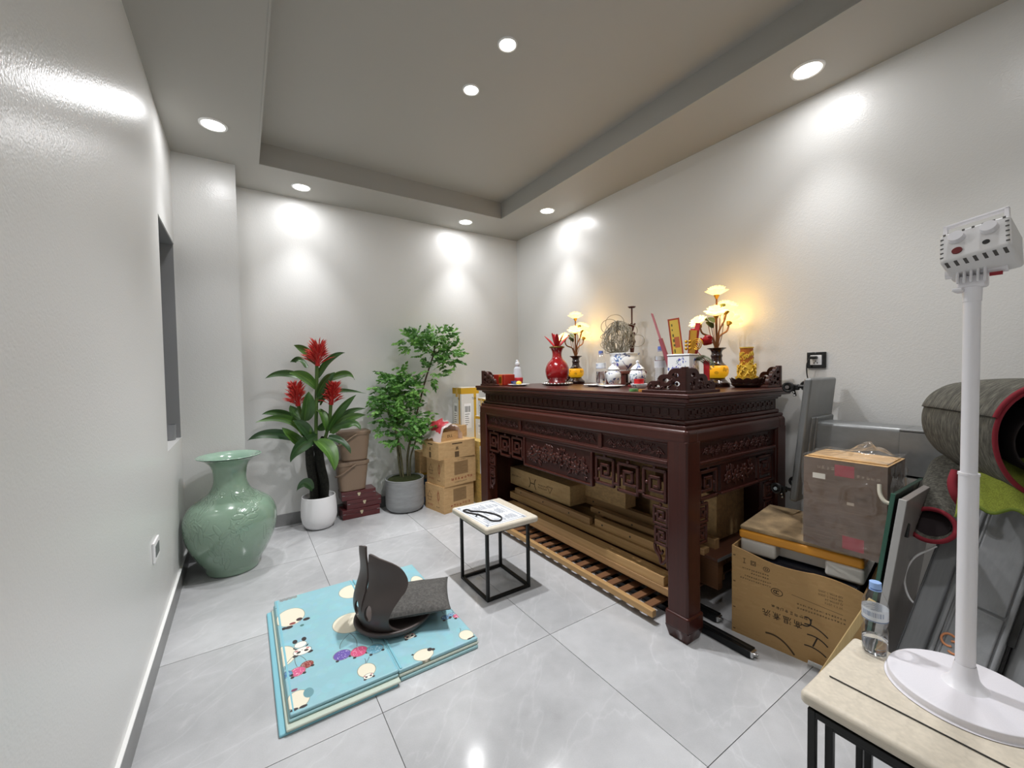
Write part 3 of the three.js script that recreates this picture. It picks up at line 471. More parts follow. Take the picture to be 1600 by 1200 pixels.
// ---------- folded play mat ----------
{
  const X0 = 0.105, X1 = 0.87, Z0 = -2.53, Z1 = -1.64;
  const W = 1024, H = Math.round(1024 * (Z1 - Z0) / (X1 - X0));
  const art = paint(W, H, (c) => {
    const k = W / (X1 - X0), mx = x => (x - X0) * k, mz = z => (z - Z0) * k;
    c.fillStyle = '#93c0c9'; c.fillRect(0, 0, W, H); seed = 77;
    for (let i = 0; i < 900; i++) { c.fillStyle = `rgba(${150 + rr(-25, 25) | 0},${205 + rr(-15, 15) | 0},${218 + rr(-12, 12) | 0},0.12)`; c.beginPath(); c.arc(rr(0, W), rr(0, H), rr(4, 40), 0, 7); c.fill(); }
    const cream = '#eae3cd', ink = '#3a3434';
    const blob = (x, z, a, b, rot = 0, fill = cream) => { c.save(); c.translate(mx(x), mz(z)); c.rotate(rot); c.fillStyle = fill; c.strokeStyle = '#8b8a78'; c.lineWidth = 3; c.beginPath(); c.ellipse(0, 0, a * k, b * k, 0, 0, 7); c.fill(); c.stroke(); c.restore(); };
    const dot = (x, z, r, col = ink, sq = 1) => { c.fillStyle = col; c.beginPath(); c.ellipse(mx(x), mz(z), r * k, r * k * sq, 0, 0, 7); c.fill(); };
    const string = (x0, z0, x1, z1, bend) => { c.strokeStyle = '#4b4a48'; c.lineWidth = 2.5; c.beginPath(); c.moveTo(mx(x0), mz(z0)); c.quadraticCurveTo(mx((x0 + x1) / 2 + bend), mz((z0 + z1) / 2), mx(x1), mz(z1)); c.stroke(); };
    const balloon = (x, z, r, col) => { blob(x, z, r, r * 0.95, 0, col); for (let i = 0; i < 26; i++) { const a = rr(0, 6.3), d = r * Math.sqrt(rnd()) * 0.85; dot(x + d * Math.cos(a), z + d * Math.sin(a), 0.0018, 'rgba(255,255,255,0.65)'); } dot(x - r * 0.7, z + r * 0.85, 0.007); dot(x + r * 0.75, z + r * 0.75, 0.007); };
    const bear = (x, z, s, tilt = 0) => { // a plain round bear face with dark ears and eyes
      c.save(); c.translate(mx(x), mz(z)); c.rotate(tilt); const e = s * k; c.fillStyle = ink; for (const sx of [-1, 1]) { c.beginPath(); c.ellipse(sx * e * 0.8, e * 0.62, e * 0.32, e * 0.26, 0, 0, 7); c.fill(); }
      c.fillStyle = '#f5f1e4'; c.strokeStyle = ink; c.lineWidth = 2; c.beginPath(); c.ellipse(0, 0, e, e * 0.75, 0, 0, 7); c.fill(); c.stroke(); c.fillStyle = '#c2646a'; for (const sx of [-1, 1]) { c.beginPath(); c.ellipse(sx * e * 0.62, -e * 0.28, e * 0.2, e * 0.13, 0, 0, 7); c.fill(); }
      c.fillStyle = ink; for (const sx of [-1, 1]) { c.beginPath(); c.ellipse(sx * e * 0.42, e * 0.08, e * 0.25, e * 0.2, sx * 0.5, 0, 7); c.fill(); } c.beginPath(); c.ellipse(0, -e * 0.22, e * 0.08, e * 0.05, 0, 0, 7); c.fill(); c.restore(); };
    // zigzag at the far left edge
    c.strokeStyle = '#8a5a3e'; c.lineWidth = 5; for (let r = 0; r < 3; r++) { c.beginPath(); for (let i = 0; i < 9; i++) c.lineTo(mx(0.13) + i * 14, mz(-2.525) + r * 12 + (i % 2) * 9); c.stroke(); }
    blob(0.165, -2.315, 0.064, 0.082, 0.1); dot(0.23, -2.25, 0.016, ink, 0.8); dot(0.15, -2.222, 0.018, ink, 0.7); dot(0.2, -2.268, 0.014, '#4a3a3a'); dot(0.168, -2.248, 0.014, '#8b3f3f', 0.7); dot(0.13, -2.225, 0.012); string(0.115, -2.42, 0.105, -2.45, 0.01); dot(0.205, -2.205, 0.009, '#4d7a76');
    blob(0.477, -2.392, 0.068, 0.075); blob(0.405, -2.093, 0.08, 0.085); string(0.385, -2.006, 0.325, -1.915, -0.03); string(0.385, -2.006, 0.391, -1.89, 0.02); string(0.385, -2.006, 0.454, -1.87, 0.05);
    balloon(0.325, -1.869, 0.036, '#6d5aa8'); balloon(0.391, -1.85, 0.036, '#d2587f'); balloon(0.454, -1.828, 0.036, '#6ea6ba');
    blob(0.1, -2.008, 0.06, 0.075); blob(0.182, -2.05, 0.025, 0.022, 0, '#f5f1e4'); c.strokeStyle = ink; c.lineWidth = 8; c.beginPath(); c.arc(mx(0.182), mz(-2.046), 0.03 * k, 0.3, 2.9); c.stroke(); dot(0.163, -2.085, 0.01, ink, 1.6); dot(0.2, -2.085, 0.01, ink, 1.6); bear(0.184, -1.998, 0.036);
    string(0.15, -1.985, 0.11, -1.91, -0.02); string(0.155, -1.985, 0.154, -1.9, -0.01); string(0.16, -1.985, 0.19, -1.92, 0.01);
    balloon(0.19, -1.892, 0.025, '#8f3b34'); balloon(0.152, -1.868, 0.03, '#d4628a'); balloon(0.113, -1.875, 0.022, '#4f83ad');
    blob(0.137, -1.705, 0.04, 0.05); dot(0.175, -1.72, 0.018, '#6b98a0', 1.5); dot(0.12, -1.66, 0.014, ink, 0.5); dot(0.15, -1.658, 0.014, ink, 0.5); dot(0.13, -1.765, 0.012, '#7d4560', 0.6);
    blob(0.39, -1.715, 0.035, 0.042); bear(0.388, -1.676, 0.02); string(0.4, -1.757, 0.42, -1.79, 0); string(0.395, -1.757, 0.4, -1.79, 0.006);
    blob(0.62, -1.675, 0.044, 0.036); dot(0.655, -1.69, 0.011); dot(0.668, -1.682, 0.008); dot(0.58, -1.7, 0.005);
    blob(0.834, -1.688, 0.033, 0.036); dot(0.835, -1.655, 0.012, ink, 0.4); dot(0.855, -1.657, 0.01, ink, 0.4); string(0.82, -1.725, 0.83, -1.75, 0.01); bear(0.613, -1.83, 0.026); bear(0.62, -1.93, 0.03);
    blob(0.82, -2.28, 0.036, 0.08, 0.1); dot(0.84, -2.2, 0.014); dot(0.862, -2.21, 0.01); blob(0.815, -1.995, 0.04, 0.055); dot(0.855, -2.0, 0.01); string(0.845, -1.97, 0.815, -1.9, -0.02); string(0.845, -1.97, 0.86, -1.88, 0.02); balloon(0.81, -1.868, 0.022, '#4f83ad'); balloon(0.845, -1.872, 0.018, '#5a8db5'); balloon(0.862, -1.848, 0.019, '#d2587f');
  });
  const topM = M({ map: art, roughness: 0.42, bumpMap: bumpFabric, bumpScale: 0.0003 });
  const side = M({ color: 0x9cc4c8, roughness: 0.6 }), blue = M({ color: 0x84bfcd, roughness: 0.5 }), cream = M({ color: 0xc3cdbf, roughness: 0.6 });
  const mt = G('play_mat', 'folded light blue play mat printed with pandas and balloons on the floor', 'mat');
  const panel = (x0, x1, y0, y1, z0, z1, m) => { const g = nonIdx(bx(x0, x1, y0, y1, z0, z1, 0.006)), p = g.attributes.position, uv = g.attributes.uv; for (let i = 0; i < p.count; i++) uv.setXY(i, (p.getX(i) - X0) / (X1 - X0), 1 - (p.getZ(i) - Z0) / (Z1 - Z0)); return P(mt, 'mat_panel', g, m); };
  panel(0.068, 0.49, 0.0, 0.012, -2.5, -1.615, blue); panel(0.09, 0.5, 0.0125, 0.0235, -2.49, -1.61, cream);
  panel(0.1, 0.498, 0.024, 0.036, -2.51, -1.635, side); const l = panel(X0, 0.5, 0.0365, 0.05, Z0, Z1, topM);
  panel(0.505, 0.868, 0.0, 0.016, -2.51, -1.632, side); panel(0.5, 0.872, 0.0165, 0.0295, -2.515, -1.636, cream); panel(0.5, X1, 0.03, 0.046, Z0 + 0.01, Z1, topM);
  // raised welt along the seam and the left edge
  const welt = x => P(mt, 'welt', bar([x, 0.049, Z0 + 0.01], [x, 0.047, Z1 - 0.005], 0.009, 0.006, 0.002), blue); welt(0.495); welt(0.512); welt(0.117);
  rebase(mt, [0.47, 0, -2.08]);
}
{ // floor chair: split wrap-around back on an oval base, with a cushion
  const g = G('floor_chair', 'dark brown plastic floor chair with a split curved back on the blue mat', 'chair', [0.595, 0.0505, -2.0], 0.38);
  const plast = M({ color: 0x4a413e, roughness: 0.42 });
  const curve = (t, ks) => { const n = ks.length - 1; let k = 0; while (k < n - 1 && t > ks[k + 1][0]) k++; const [x0, y0] = ks[k], [x1, y1] = ks[k + 1], h = x1 - x0, f = (t - x0) / h, m = i => i <= 0 || i >= n ? (i <= 0 ? (ks[1][1] - ks[0][1]) / (ks[1][0] - ks[0][0]) : (ks[n][1] - ks[n - 1][1]) / (ks[n][0] - ks[n - 1][0])) : (ks[i + 1][1] - ks[i - 1][1]) / (ks[i + 1][0] - ks[i - 1][0]); return (2 * f ** 3 - 3 * f * f + 1) * y0 + (f ** 3 - 2 * f * f + f) * h * m(k) + (3 * f * f - 2 * f ** 3) * y1 + (f ** 3 - f * f) * h * m(k + 1); };
  // local x: facing, z: side; each wing wraps round a cylinder from the spine to its outer edge
  const wing = sg => (u, v) => {
    const H = sg < 0 ? 0.405 : 0.37, y = 0.008 + v * H;
    const reach = curve(v, [[0, 1.15], [0.16, 0.75], [0.36, 0.82], [0.6, 1.08], [0.8, 1.0], [0.92, 0.7], [1, 0.12]]), gap = v > 0.5 ? 0.02 + 0.04 * (v - 0.5) : 0;
    const a = gap + u * reach, R = curve(v, [[0, 0.165], [0.25, 0.185], [0.55, 0.178], [0.85, 0.165], [1, 0.15]]), shift = curve(v, [[0, 0.02], [0.3, 0], [0.65, 0.03], [1, sg < 0 ? 0 : 0.01]]);
    return V(shift - R * Math.cos(a) * 0.98, y, sg * R * Math.sin(a) * 1.02);
  };
  const ev = new Evaluator(); ev.attributes = ['position', 'normal', 'uv']; ev.useGroups = false;
  const hole = (z, y) => { const b = new Brush(nonIdx(new THREE.CylinderGeometry(1, 1, 0.2, 28).rotateZ(PI / 2).scale(1, 0.036, 0.021).translate(-0.17, y, z))); b.updateMatrixWorld(); return b; };
  for (const sg of [-1, 1]) {
    let b = new Brush(nonIdx(shell(wing(sg), 26, 34, 0.011))); b.updateMatrixWorld();
    b = ev.evaluate(b, hole(sg * 0.042, 0.125), SUBTRACTION);
    P(g, 'back_wing', creased(nonIdx(b.geometry), 0.7), plast);
  }
  P(g, 'base', lathe(spl([[0, 0.0], [0.13, 0.0], [0.165, 0.008], [0.186, 0.03], [0.18, 0.042], [0.155, 0.03], [0.12, 0.02], [0, 0.018]], 36), 56).scale(1.04, 1, 0.98), plast);
  const c = G('seat_cushion', 'dark grey fabric cushion lying on the brown floor chair', 'cushion', [0.69, 0.094, -1.985], -0.38);
  c.rotation.z = 0.04;
  const pil = s => (u, v) => { const x = 2 * u - 1, z = 2 * v - 1, e = Math.pow(Math.max(0, (1 - x * x) * (1 - z * z)), 0.42), n = 0.012 * (fbm(x * 0.3 + 0.5, z * 0.3 + 0.5, 14, 14, 3) - 0.5) * e; return V(0.178 * x * (1 - 0.05 * (1 - z * z) * x * x), 0.038 + s * 0.036 * e + n, 0.155 * z * (1 - 0.05 * (1 - x * x) * z * z)); };
  const um = f => { const q = f, p = q.attributes.position, t = q.attributes.uv; for (let i = 0; i < p.count; i++) t.setXY(i, p.getX(i), p.getZ(i)); return q; };
  P(c, 'cover', mg(um(skin((u, v) => pil(1)(v, u), 40, 40)), um(skin(pil(-1), 40, 40))), M({ map: noisy([86, 84, 81], 0.3, 0.25, 40), roughness: 0.9, bumpMap: bumpFabric, bumpScale: 0.002 }));
  const edge = []; for (let k = 0; k < 80; k++) { const t = k / 20, f = t % 1; edge.push(pil(1)(...(t < 1 ? [f, 0] : t < 2 ? [1, f] : t < 3 ? [1 - f, 1] : [0, 1 - f]))); } P(c, 'piping', tube(edge, 0.0028, 160, 6, true), M({ color: 0x4a4947, roughness: 0.9 }));
}
// ---------- stools ----------
const creamTop = M({ map: noisy([208, 199, 182], 0.07, 0.2, 10), roughness: 0.55 });
function stool(label, pos, w, d, W, D, h, nested) {
  const g = G('square_stool', label, 'stool', pos, 0, 'cream stools with black frames'), t = 0.017;
  P(g, 'seat', rb(W, 0.036, D, 0.014, 0, h - 0.018, 0, 3), creamTop);
  P(g, 'seat_board', box(W - 0.04, 0.006, D - 0.04, 0, h - 0.0385, 0), M({ color: 0x2a2622, roughness: 0.8 }));
  const fr = (w, d, top, y0) => {
    for (const sx of [-1, 1]) for (const sz of [-1, 1]) P(g, 'leg', rb(t, top - y0, t, 0.002, sx * (w / 2 - t / 2), (top + y0) / 2, sz * (d / 2 - t / 2)), mat.blackMetal);
    for (const y of [y0 + t / 2, top - t / 2]) { for (const sz of [-1, 1]) P(g, 'rail', rb(w - 2 * t, t, t, 0.002, 0, y, sz * (d / 2 - t / 2)), mat.blackMetal); for (const sx of [-1, 1]) P(g, 'rail', rb(t, t, d - 2 * t, 0.002, sx * (w / 2 - t / 2), y, 0), mat.blackMetal); }
  };
  fr(w, d, h - 0.042, 0); if (nested) fr(w - 0.055, d - 0.055, h - 0.07, 0);
  P(g, 'bolt', mg([-1, 0, 1].map(k => cyl(0.006, 0.006, 0.006, 8, -W / 2 + 0.03, h - 0.0445, k * D * 0.3))), mat.steel);
  return g;
}
stool('cream stool with black cube frame and printed papers on it, in front of the altar', [1.232, 0, -2.092], 0.292, 0.33, 0.352, 0.43, 0.432, false);
stool('nearest cream stool at the lower right carrying the white stand and bottle', [1.342, 0, -0.222], 0.352, 0.43, 0.37, 0.46, 0.452, true);
{
  const pr = paint(512, 512, (c, w, h) => {
    c.fillStyle = '#d9dce0'; c.fillRect(0, 0, w, h); c.strokeStyle = '#454e5c'; c.lineWidth = 4; c.strokeRect(22, 22, w - 44, h - 44); c.lineWidth = 2; c.strokeRect(30, 30, w - 60, h - 60); seed = 55;
    for (const [x, y] of [[26, 26], [w - 26, 26], [26, h - 26], [w - 26, h - 26]]) for (let i = 0; i < 14; i++) { c.beginPath(); c.arc(x + rr(-20, 20) * (x < 100 ? 1 : 1), y + rr(-20, 20), rr(3, 9), 0, 5); c.stroke(); }
    for (const [x0, x1] of [[48, 178], [190, 330], [342, 464]]) for (let y = 52; y < h - 60; y += 15) { if (rnd() < 0.12) continue; lines(c, x0, y, 11, Math.floor((x1 - x0) / 12.6 * rr(0.5, 1)), '#39414f', 0.17); }
  });
  const pap = G('printed_paper', 'white sheet printed with small grey text on the small stool', 'paper', [1.205, 0.4322, -2.09], 0.03);
  const pg = new THREE.BoxGeometry(0.27, 0.0012, 0.38).translate(0, 0.0006, 0); P(pap, 'sheet', pg, [mat.paperWhite, mat.paperWhite, M({ map: (() => { pr.center.set(0.5, 0.5); pr.rotation = PI / 2; return pr; })(), roughness: 0.7 }), mat.paperWhite, mat.paperWhite, mat.paperWhite]);
  const beads = [], ctr = [[1.12, -2.16], [1.16, -2.12], [1.2, -2.05], [1.21, -1.97], [1.175, -1.93], [1.14, -1.955], [1.135, -2.02], [1.125, -2.08], [1.09, -2.15], [1.085, -2.2], [1.11, -2.2]];
  const cur = new THREE.CatmullRomCurve3(ctr.map(([x, z]) => V(x, 0.4385, z)), true);
  const st = G('bead_string', 'black bead string lying in a loop on the printed paper', 'beads');
  P(st, 'cord', new THREE.TubeGeometry(cur, 120, 0.0022, 6, true), mat.black);
  for (let i = 0; i < 92; i++) { const p = cur.getPointAt(i / 92); beads.push(sph(0.0048, p.x, p.y, p.z, 1, 1, 1, 8)); }
  P(st, 'beads', mg(beads), M({ color: 0x1c1714, roughness: 0.4 })).userData.kind = 'stuff';
  P(st, 'tassel', rod([1.13, 0.4365, -2.1], [1.1, 0.4365, -2.07], 0.0035, 6), mat.black);
  rebase(st, [1.15, 0.4335, -2.06]);
}

// ---------- carved altar table along the right wall ----------
const AX0 = 1.66, AX1 = 2.62, AZ0 = -3.03, AZ1 = -1.095, TOP = 1.155;
const petal = new THREE.IcosahedronGeometry(1, 1);
// carved scrollwork of stems, leaves and blossoms on a w x h field, standing proud of z = 0
function carving(w, h, s0, depth = 0.007, dens = 1) {
  seed = s0; const out = [], n = Math.max(2, Math.round(w / h * 1.3 * dens)), e = Math.min(h, 0.16);
  const put = (x, y, a, l, b, d) => out.push(petal.clone().scale(l, b, d).rotateZ(a).translate(x, y, d * 0.35));
  const pts = []; for (let k = 0; k <= n * 2; k++) pts.push(V(-w / 2 + w * k / (n * 2), h * 0.24 * (k % 2 ? 1 : -1) * rr(0.5, 1), depth * 0.5)); out.push(tube(pts, 0.0035, n * 8, 5));
  for (let k = 0; k < n; k++) {
    const x = -w / 2 + w * (k + 0.5) / n, y = rr(-0.12, 0.12) * h, R = e * rr(0.17, 0.25);
    for (let i = 0; i < 7; i++) { const a = i / 7 * 6.283 + k; put(x + Math.cos(a) * R * 0.75, y + Math.sin(a) * R * 0.75, a, R * 0.55, R * 0.34, depth * 0.8); } put(x, y, 0, R * 0.4, R * 0.4, depth * 1.2);
    for (let i = 0; i < 7; i++) { const a = rr(0, 6.28), d = rr(1.5, 2.6) * R, px = x + Math.cos(a) * d * 1.3, py = Math.max(-h * 0.42, Math.min(h * 0.42, y + Math.sin(a) * d * 0.8)); if (Math.abs(px) > w / 2 - R * 0.6) continue; put(px, py, a + rr(-.5, .5), R * rr(0.5, 0.8), R * 0.2, depth * 0.7); put(px + R * 0.3, py + R * 0.25, a + 1, R * 0.4, R * 0.14, depth * 0.6); }
  }
  return mg(out);
}
// square meander of rounded bars, w x h, centred
function fret(w, h, t = 0.018, flip = 1) {
  const o = [], b = (x0, y0, x1, y1) => { const X0 = flip * (x0 - 0.5) * w, X1 = flip * (x1 - 0.5) * w, Y0 = (y0 - 0.5) * h, Y1 = (y1 - 0.5) * h; o.push(rb(Math.abs(X1 - X0) + t, Math.abs(Y1 - Y0) + t, t, 0.006, (X0 + X1) / 2, (Y0 + Y1) / 2, 0, 2)); };
  b(0, 0, 1, 0); b(1, 0, 1, 1); b(0, 1, 1, 1); b(0, 0.18, 0, 1); b(0, 0, 0, 0.02);
  b(0.3, 0.3, 0.3, 0.74); b(0.3, 0.74, 0.72, 0.74); b(0.72, 0.42, 0.72, 0.74); b(0.52, 0.42, 0.72, 0.42); b(0.3, 0.28, 0.86, 0.28);
  o.push(sph(t * 0.6, 0, h / 2 + t * 0.9, 0, 1, 1, 1, 10), sph(t * 0.55, -flip * w * 0.36, 0.02 * h, 0, 1, 1, 1, 10)); return mg(o);
}
{
  const al = G('altar_table', 'large dark red-brown carved wooden altar table against the right wall', 'altar table');
  const LW = 0.11, toFront = (g, z, y, x = AX0) => g.rotateY(-PI / 2).translate(x, y, z), toEnd = (g, x, y, z = AZ1) => g.translate(x, y, z);
  const w = mat.redwood, wd = mat.redwoodDark;
  for (const [x, z] of [[AX0 + LW / 2, AZ1 - LW / 2], [AX0 + LW / 2, AZ0 + LW / 2], [AX1 - LW / 2, AZ1 - LW / 2], [AX1 - LW / 2, AZ0 + LW / 2]]) {
    const leg = P(al, 'leg', uvm(rb(LW - 0.002, 0.83, LW - 0.002, 0.012, x, 0.525, z, 3)), w);
    P(leg, 'hoof_foot', uvm(mg(rb(LW + 0.014, 0.075, LW + 0.014, 0.01, x, 0.0895, z), new THREE.CylinderGeometry((LW + 0.012) * 0.7, (LW - 0.012) * 0.68, 0.055, 4).rotateY(PI / 4).translate(x, 0.0275, z))), w);
  }
  // top rails with rounded shoulders
  P(al, 'top_rail', uvm(rb(0.1, 0.078, AZ1 - AZ0, 0.024, AX0 + 0.05, 0.953, (AZ0 + AZ1) / 2, 4)), w); P(al, 'top_rail', uvm(rb(0.1, 0.078, AZ1 - AZ0, 0.024, AX1 - 0.05, 0.953, (AZ0 + AZ1) / 2, 4)), w);
  P(al, 'top_rail', uvm(rb(AX1 - AX0 - 0.003, 0.075, 0.1, 0.023, (AX0 + AX1) / 2, 0.953, AZ1 - 0.0515, 4)), w); P(al, 'top_rail', uvm(rb(AX1 - AX0 - 0.003, 0.075, 0.1, 0.023, (AX0 + AX1) / 2, 0.953, AZ0 + 0.0515, 4)), w);
  // stepped waist and top
  const ring = (i, y0, y1, r, m, name) => P(al, name, uvm(bx(AX0 + i, AX1 - i, y0, y1, AZ0 + i, AZ1 - i, r)), m);
  ring(0.012, 0.988, 1.008, 0.008, w, 'moulding'); ring(0.026, 1.006, 1.03, 0.01, w, 'moulding'); ring(0.04, 1.028, 1.092, 0.003, wd, 'waist'); ring(0.03, 1.088, 1.1, 0.005, w, 'moulding'); ring(0.018, 1.098, 1.116, 0.007, w, 'moulding'); ring(-0.018, 1.114, 1.138, 0.011, w, 'moulding'); ring(-0.022, 1.136, TOP, 0.006, w, 'tabletop');
  { // row of pierced key motifs along the waist
    const key = l => { const o = []; for (let x = -l / 2 + 0.03; x < l / 2 - 0.02; x += 0.052) o.push(box(0.034, 0.006, 0.006, x, 0.016, 0), box(0.006, 0.026, 0.006, x + 0.014, 0.004, 0), box(0.022, 0.006, 0.006, x + 0.004, -0.008, 0), box(0.04, 0.005, 0.005, x + 0.01, -0.022, 0)); return mg(o); };
    P(al, 'waist_carving', toFront(key(AZ1 - AZ0 - 0.1), (AZ0 + AZ1) / 2, 1.06, AX0 + 0.039), w); P(al, 'waist_carving', toEnd(key(AX1 - AX0 - 0.1), (AX0 + AX1) / 2, 1.06, AZ1 - 0.039), w);
  }
  // front: three small panels over a rail
  const za = AZ0 + LW, zb = AZ1 - LW, panels = [[za, -2.462], [-2.432, -1.662], [-1.632, zb]];
  panels.forEach(([a, b], i) => {
    const pn = P(al, 'upper_panel', uvm(bx(AX0 + 0.022, AX0 + 0.036, 0.83, 0.918, a, b)), wd);
    P(pn, 'flower_carving', toFront(carving(b - a - 0.05, 0.07, 31 + i, 0.006, 0.8), (a + b) / 2, 0.874, AX0 + 0.022), w);
    P(pn, 'panel_bead', mg(bar([AX0 + 0.018, 0.913, a], [AX0 + 0.018, 0.913, b], 0.008, 0.008), bar([AX0 + 0.018, 0.834, a], [AX0 + 0.018, 0.834, b], 0.008, 0.008)), w);
  });
  for (const z of [-2.447, -1.647]) P(al, 'stile', uvm(rb(0.03, 0.09, 0.03, 0.005, AX0 + 0.024, 0.872, z)), w);
  P(al, 'apron_rail', uvm(mg(rb(0.03, 0.02, zb - za, 0.006, AX0 + 0.022, 0.822, (za + zb) / 2), rb(0.026, 0.018, zb - za, 0.006, AX0 + 0.026, 0.804, (za + zb) / 2))), w);
  const cp = P(al, 'carved_panel', uvm(bx(AX0 + 0.02, AX0 + 0.036, 0.6, 0.797, -2.39, -1.718)), wd);
  P(cp, 'flower_carving', toFront(carving(0.62, 0.16, 57, 0.01, 1.5), -2.054, 0.695, AX0 + 0.02), w);
  P(cp, 'panel_frame', uvm(mg(rb(0.028, 0.014, 0.69, 0.005, AX0 + 0.022, 0.6, -2.054), rb(0.028, 0.2, 0.016, 0.005, AX0 + 0.022, 0.695, -2.394), rb(0.028, 0.2, 0.016, 0.005, AX0 + 0.022, 0.695, -1.714))), w);
  for (let k = 0; k < 3; k++) { // meander squares left and right of the carved panel
    P(al, 'fret_square', toFront(fret(0.128, 0.145, 0.018, -1), -2.832 + k * 0.166, 0.7 - (k === 1 ? 0.008 : 0), AX0 + 0.028), w);
    P(al, 'fret_square', toFront(fret(0.128, 0.145, 0.018, 1), -1.624 + k * 0.166, 0.7 - (k === 1 ? 0.008 : 0), AX0 + 0.028), w);
  }
  P(al, 'fret_tie', mg([-2.749, -2.583, -2.42, -1.69, -1.541, -1.375].map(z => rb(0.016, 0.018, 0.04, 0.006, AX0 + 0.028, 0.645, z))), w);
  for (const [z, f] of [[AZ0 + LW + 0.052, -1], [AZ1 - LW - 0.052, 1]]) {
    P(al, 'fret_square', toFront(fret(0.075, 0.082, 0.015, f), z, 0.552, AX0 + 0.028), w); P(al, 'fret_square', toFront(fret(0.068, 0.08, 0.015, f), z + f * 0.004, 0.452, AX0 + 0.028), w);
    P(al, 'fret_tail', toFront(mg(tube([[f * 0.035, 0.06, 0], [f * 0.03, 0.0, 0], [0, -0.03, 0], [-f * 0.005, 0.0, 0], [-f * 0.03, 0.03, 0], [-f * 0.035, 0.06, 0]], 0.008, 24, 8), tube([[-f * 0.02, 0.05, 0], [0, 0.02, 0], [f * 0.012, 0.035, 0]], 0.007, 10, 8), rod([f * 0.035, 0.06, 0], [f * 0.04, -0.04, 0], 0.008)), z, 0.345, AX0 + 0.028), w);
  }
  // the end towards the viewer
  const xa = AX0 + LW, xb = AX1 - LW, xm = (xa + xb) / 2;
  const ep = P(al, 'upper_panel', uvm(bx(xa, xb, 0.83, 0.918, AZ1 - 0.036, AZ1 - 0.022)), wd); P(ep, 'flower_carving', toEnd(carving(0.66, 0.07, 71, 0.006), xm, 0.874, AZ1 - 0.022), w);
  P(al, 'apron_rail', uvm(mg(rb(xb - xa, 0.02, 0.03, 0.006, xm, 0.822, AZ1 - 0.022), rb(xb - xa, 0.018, 0.026, 0.006, xm, 0.804, AZ1 - 0.026))), w);
  const ec = P(al, 'carved_panel', uvm(bx(xm - 0.17, xm + 0.17, 0.65, 0.797, AZ1 - 0.036, AZ1 - 0.02)), wd); P(ec, 'flower_carving', toEnd(carving(0.3, 0.13, 83, 0.01, 1.4), xm, 0.725, AZ1 - 0.02), w); P(ec, 'panel_frame', rb(0.36, 0.014, 0.028, 0.005, xm, 0.65, AZ1 - 0.022), w);
  for (const [x, f] of [[xa + 0.095, -1], [xb - 0.095, 1]]) { P(al, 'fret_square', toEnd(fret(0.14, 0.13, 0.018, f), x, 0.71, AZ1 - 0.028), w); P(al, 'fret_square', toEnd(fret(0.075, 0.085, 0.015, f), x + f * 0.045, 0.575, AZ1 - 0.028), w); P(al, 'fret_square', toEnd(fret(0.068, 0.08, 0.015, f), x + f * 0.05, 0.475, AZ1 - 0.028), w); }
  // hidden sides closed by plain aprons
  P(al, 'back_panel', uvm(bx(AX1 - 0.04, AX1 - 0.02, 0.1, 0.93, za, zb)), wd); P(al, 'end_panel', uvm(bx(xa, xb, 0.1, 0.93, AZ0 + 0.02, AZ0 + 0.04)), wd);
  // pierced corner galleries on the top
  const arm = (L, s0) => { // stepped outline falling away from the post
    const s = new THREE.Shape(); s.moveTo(0, 0); s.lineTo(L, 0); s.lineTo(L, 0.03); s.quadraticCurveTo(L * 0.97, 0.055, L * 0.86, 0.056); s.lineTo(L * 0.72, 0.056); s.quadraticCurveTo(L * 0.7, 0.085, L * 0.55, 0.088); s.lineTo(L * 0.42, 0.088); s.quadraticCurveTo(L * 0.38, 0.116, L * 0.2, 0.116); s.lineTo(0, 0.116); s.closePath();
    for (const [x, y, r] of [[0.22, 0.085, 0.012], [0.2, 0.045, 0.014], [0.48, 0.06, 0.012], [0.45, 0.026, 0.01], [0.72, 0.03, 0.011]]) { const h = new THREE.Path(); h.absellipse(L * x, y, r * 1.5, r, 0, 2 * PI); s.holes.push(h); }
    seed = s0; const lumps = []; for (let k = 0; k < 26; k++) { const x = rr(0.06, 0.92) * L, y = rr(0.014, 0.1 - 0.06 * x / L); lumps.push(petal.clone().scale(rr(0.006, 0.016), rr(0.005, 0.009), 0.006).rotateZ(rr(0, 3)).translate(x, y, rnd() < 0.5 ? 0.016 : 0)); }
    return mg(slab(s, 0.016, 0.002), lumps);
  };
  const gal = (x, z, sx, sz, L1, L2, s0) => { // post with two arms, along x by sx and along z by sz
    const a = arm(L1, s0), b = arm(L2, s0 + 1);
    if (sx < 0) a.rotateY(PI); a.translate(x, TOP, z - 0.008 + (sx < 0 ? 0.016 : 0)); if (sz < 0) b.rotateY(PI / 2); else b.rotateY(-PI / 2); b.translate(x - 0.008 + (sz > 0 ? 0.016 : 0), TOP, z);
    P(al, 'corner_gallery', uvm(mg(a, b, rb(0.026, 0.124, 0.026, 0.004, x, TOP + 0.062, z))), wd);
    P(al, 'gallery_plinth', uvm(mg(bx(x - 0.02, x + sx * (L1 + 0.03), TOP - 0.002, TOP + 0.014, z - 0.018, z + 0.018, 0.004), bx(x - 0.018, x + 0.018, TOP - 0.002, TOP + 0.014, z - sz * 0.02, z + sz * (L2 + 0.03), 0.004))), wd);
  };
  gal(AX0 + 0.03, AZ1 - 0.03, 1, -1, 0.23, 0.2, 5); gal(AX0 + 0.03, AZ0 + 0.03, 1, 1, 0.2, 0.2, 9); gal(AX1 - 0.03, AZ1 - 0.03, -1, -1, 0.14, 0.14, 15); gal(AX1 - 0.03, AZ0 + 0.03, -1, 1, 0.2, 0.2, 19);
  rebase(al, [(AX0 + AX1) / 2, 0, (AZ0 + AZ1) / 2]);
}

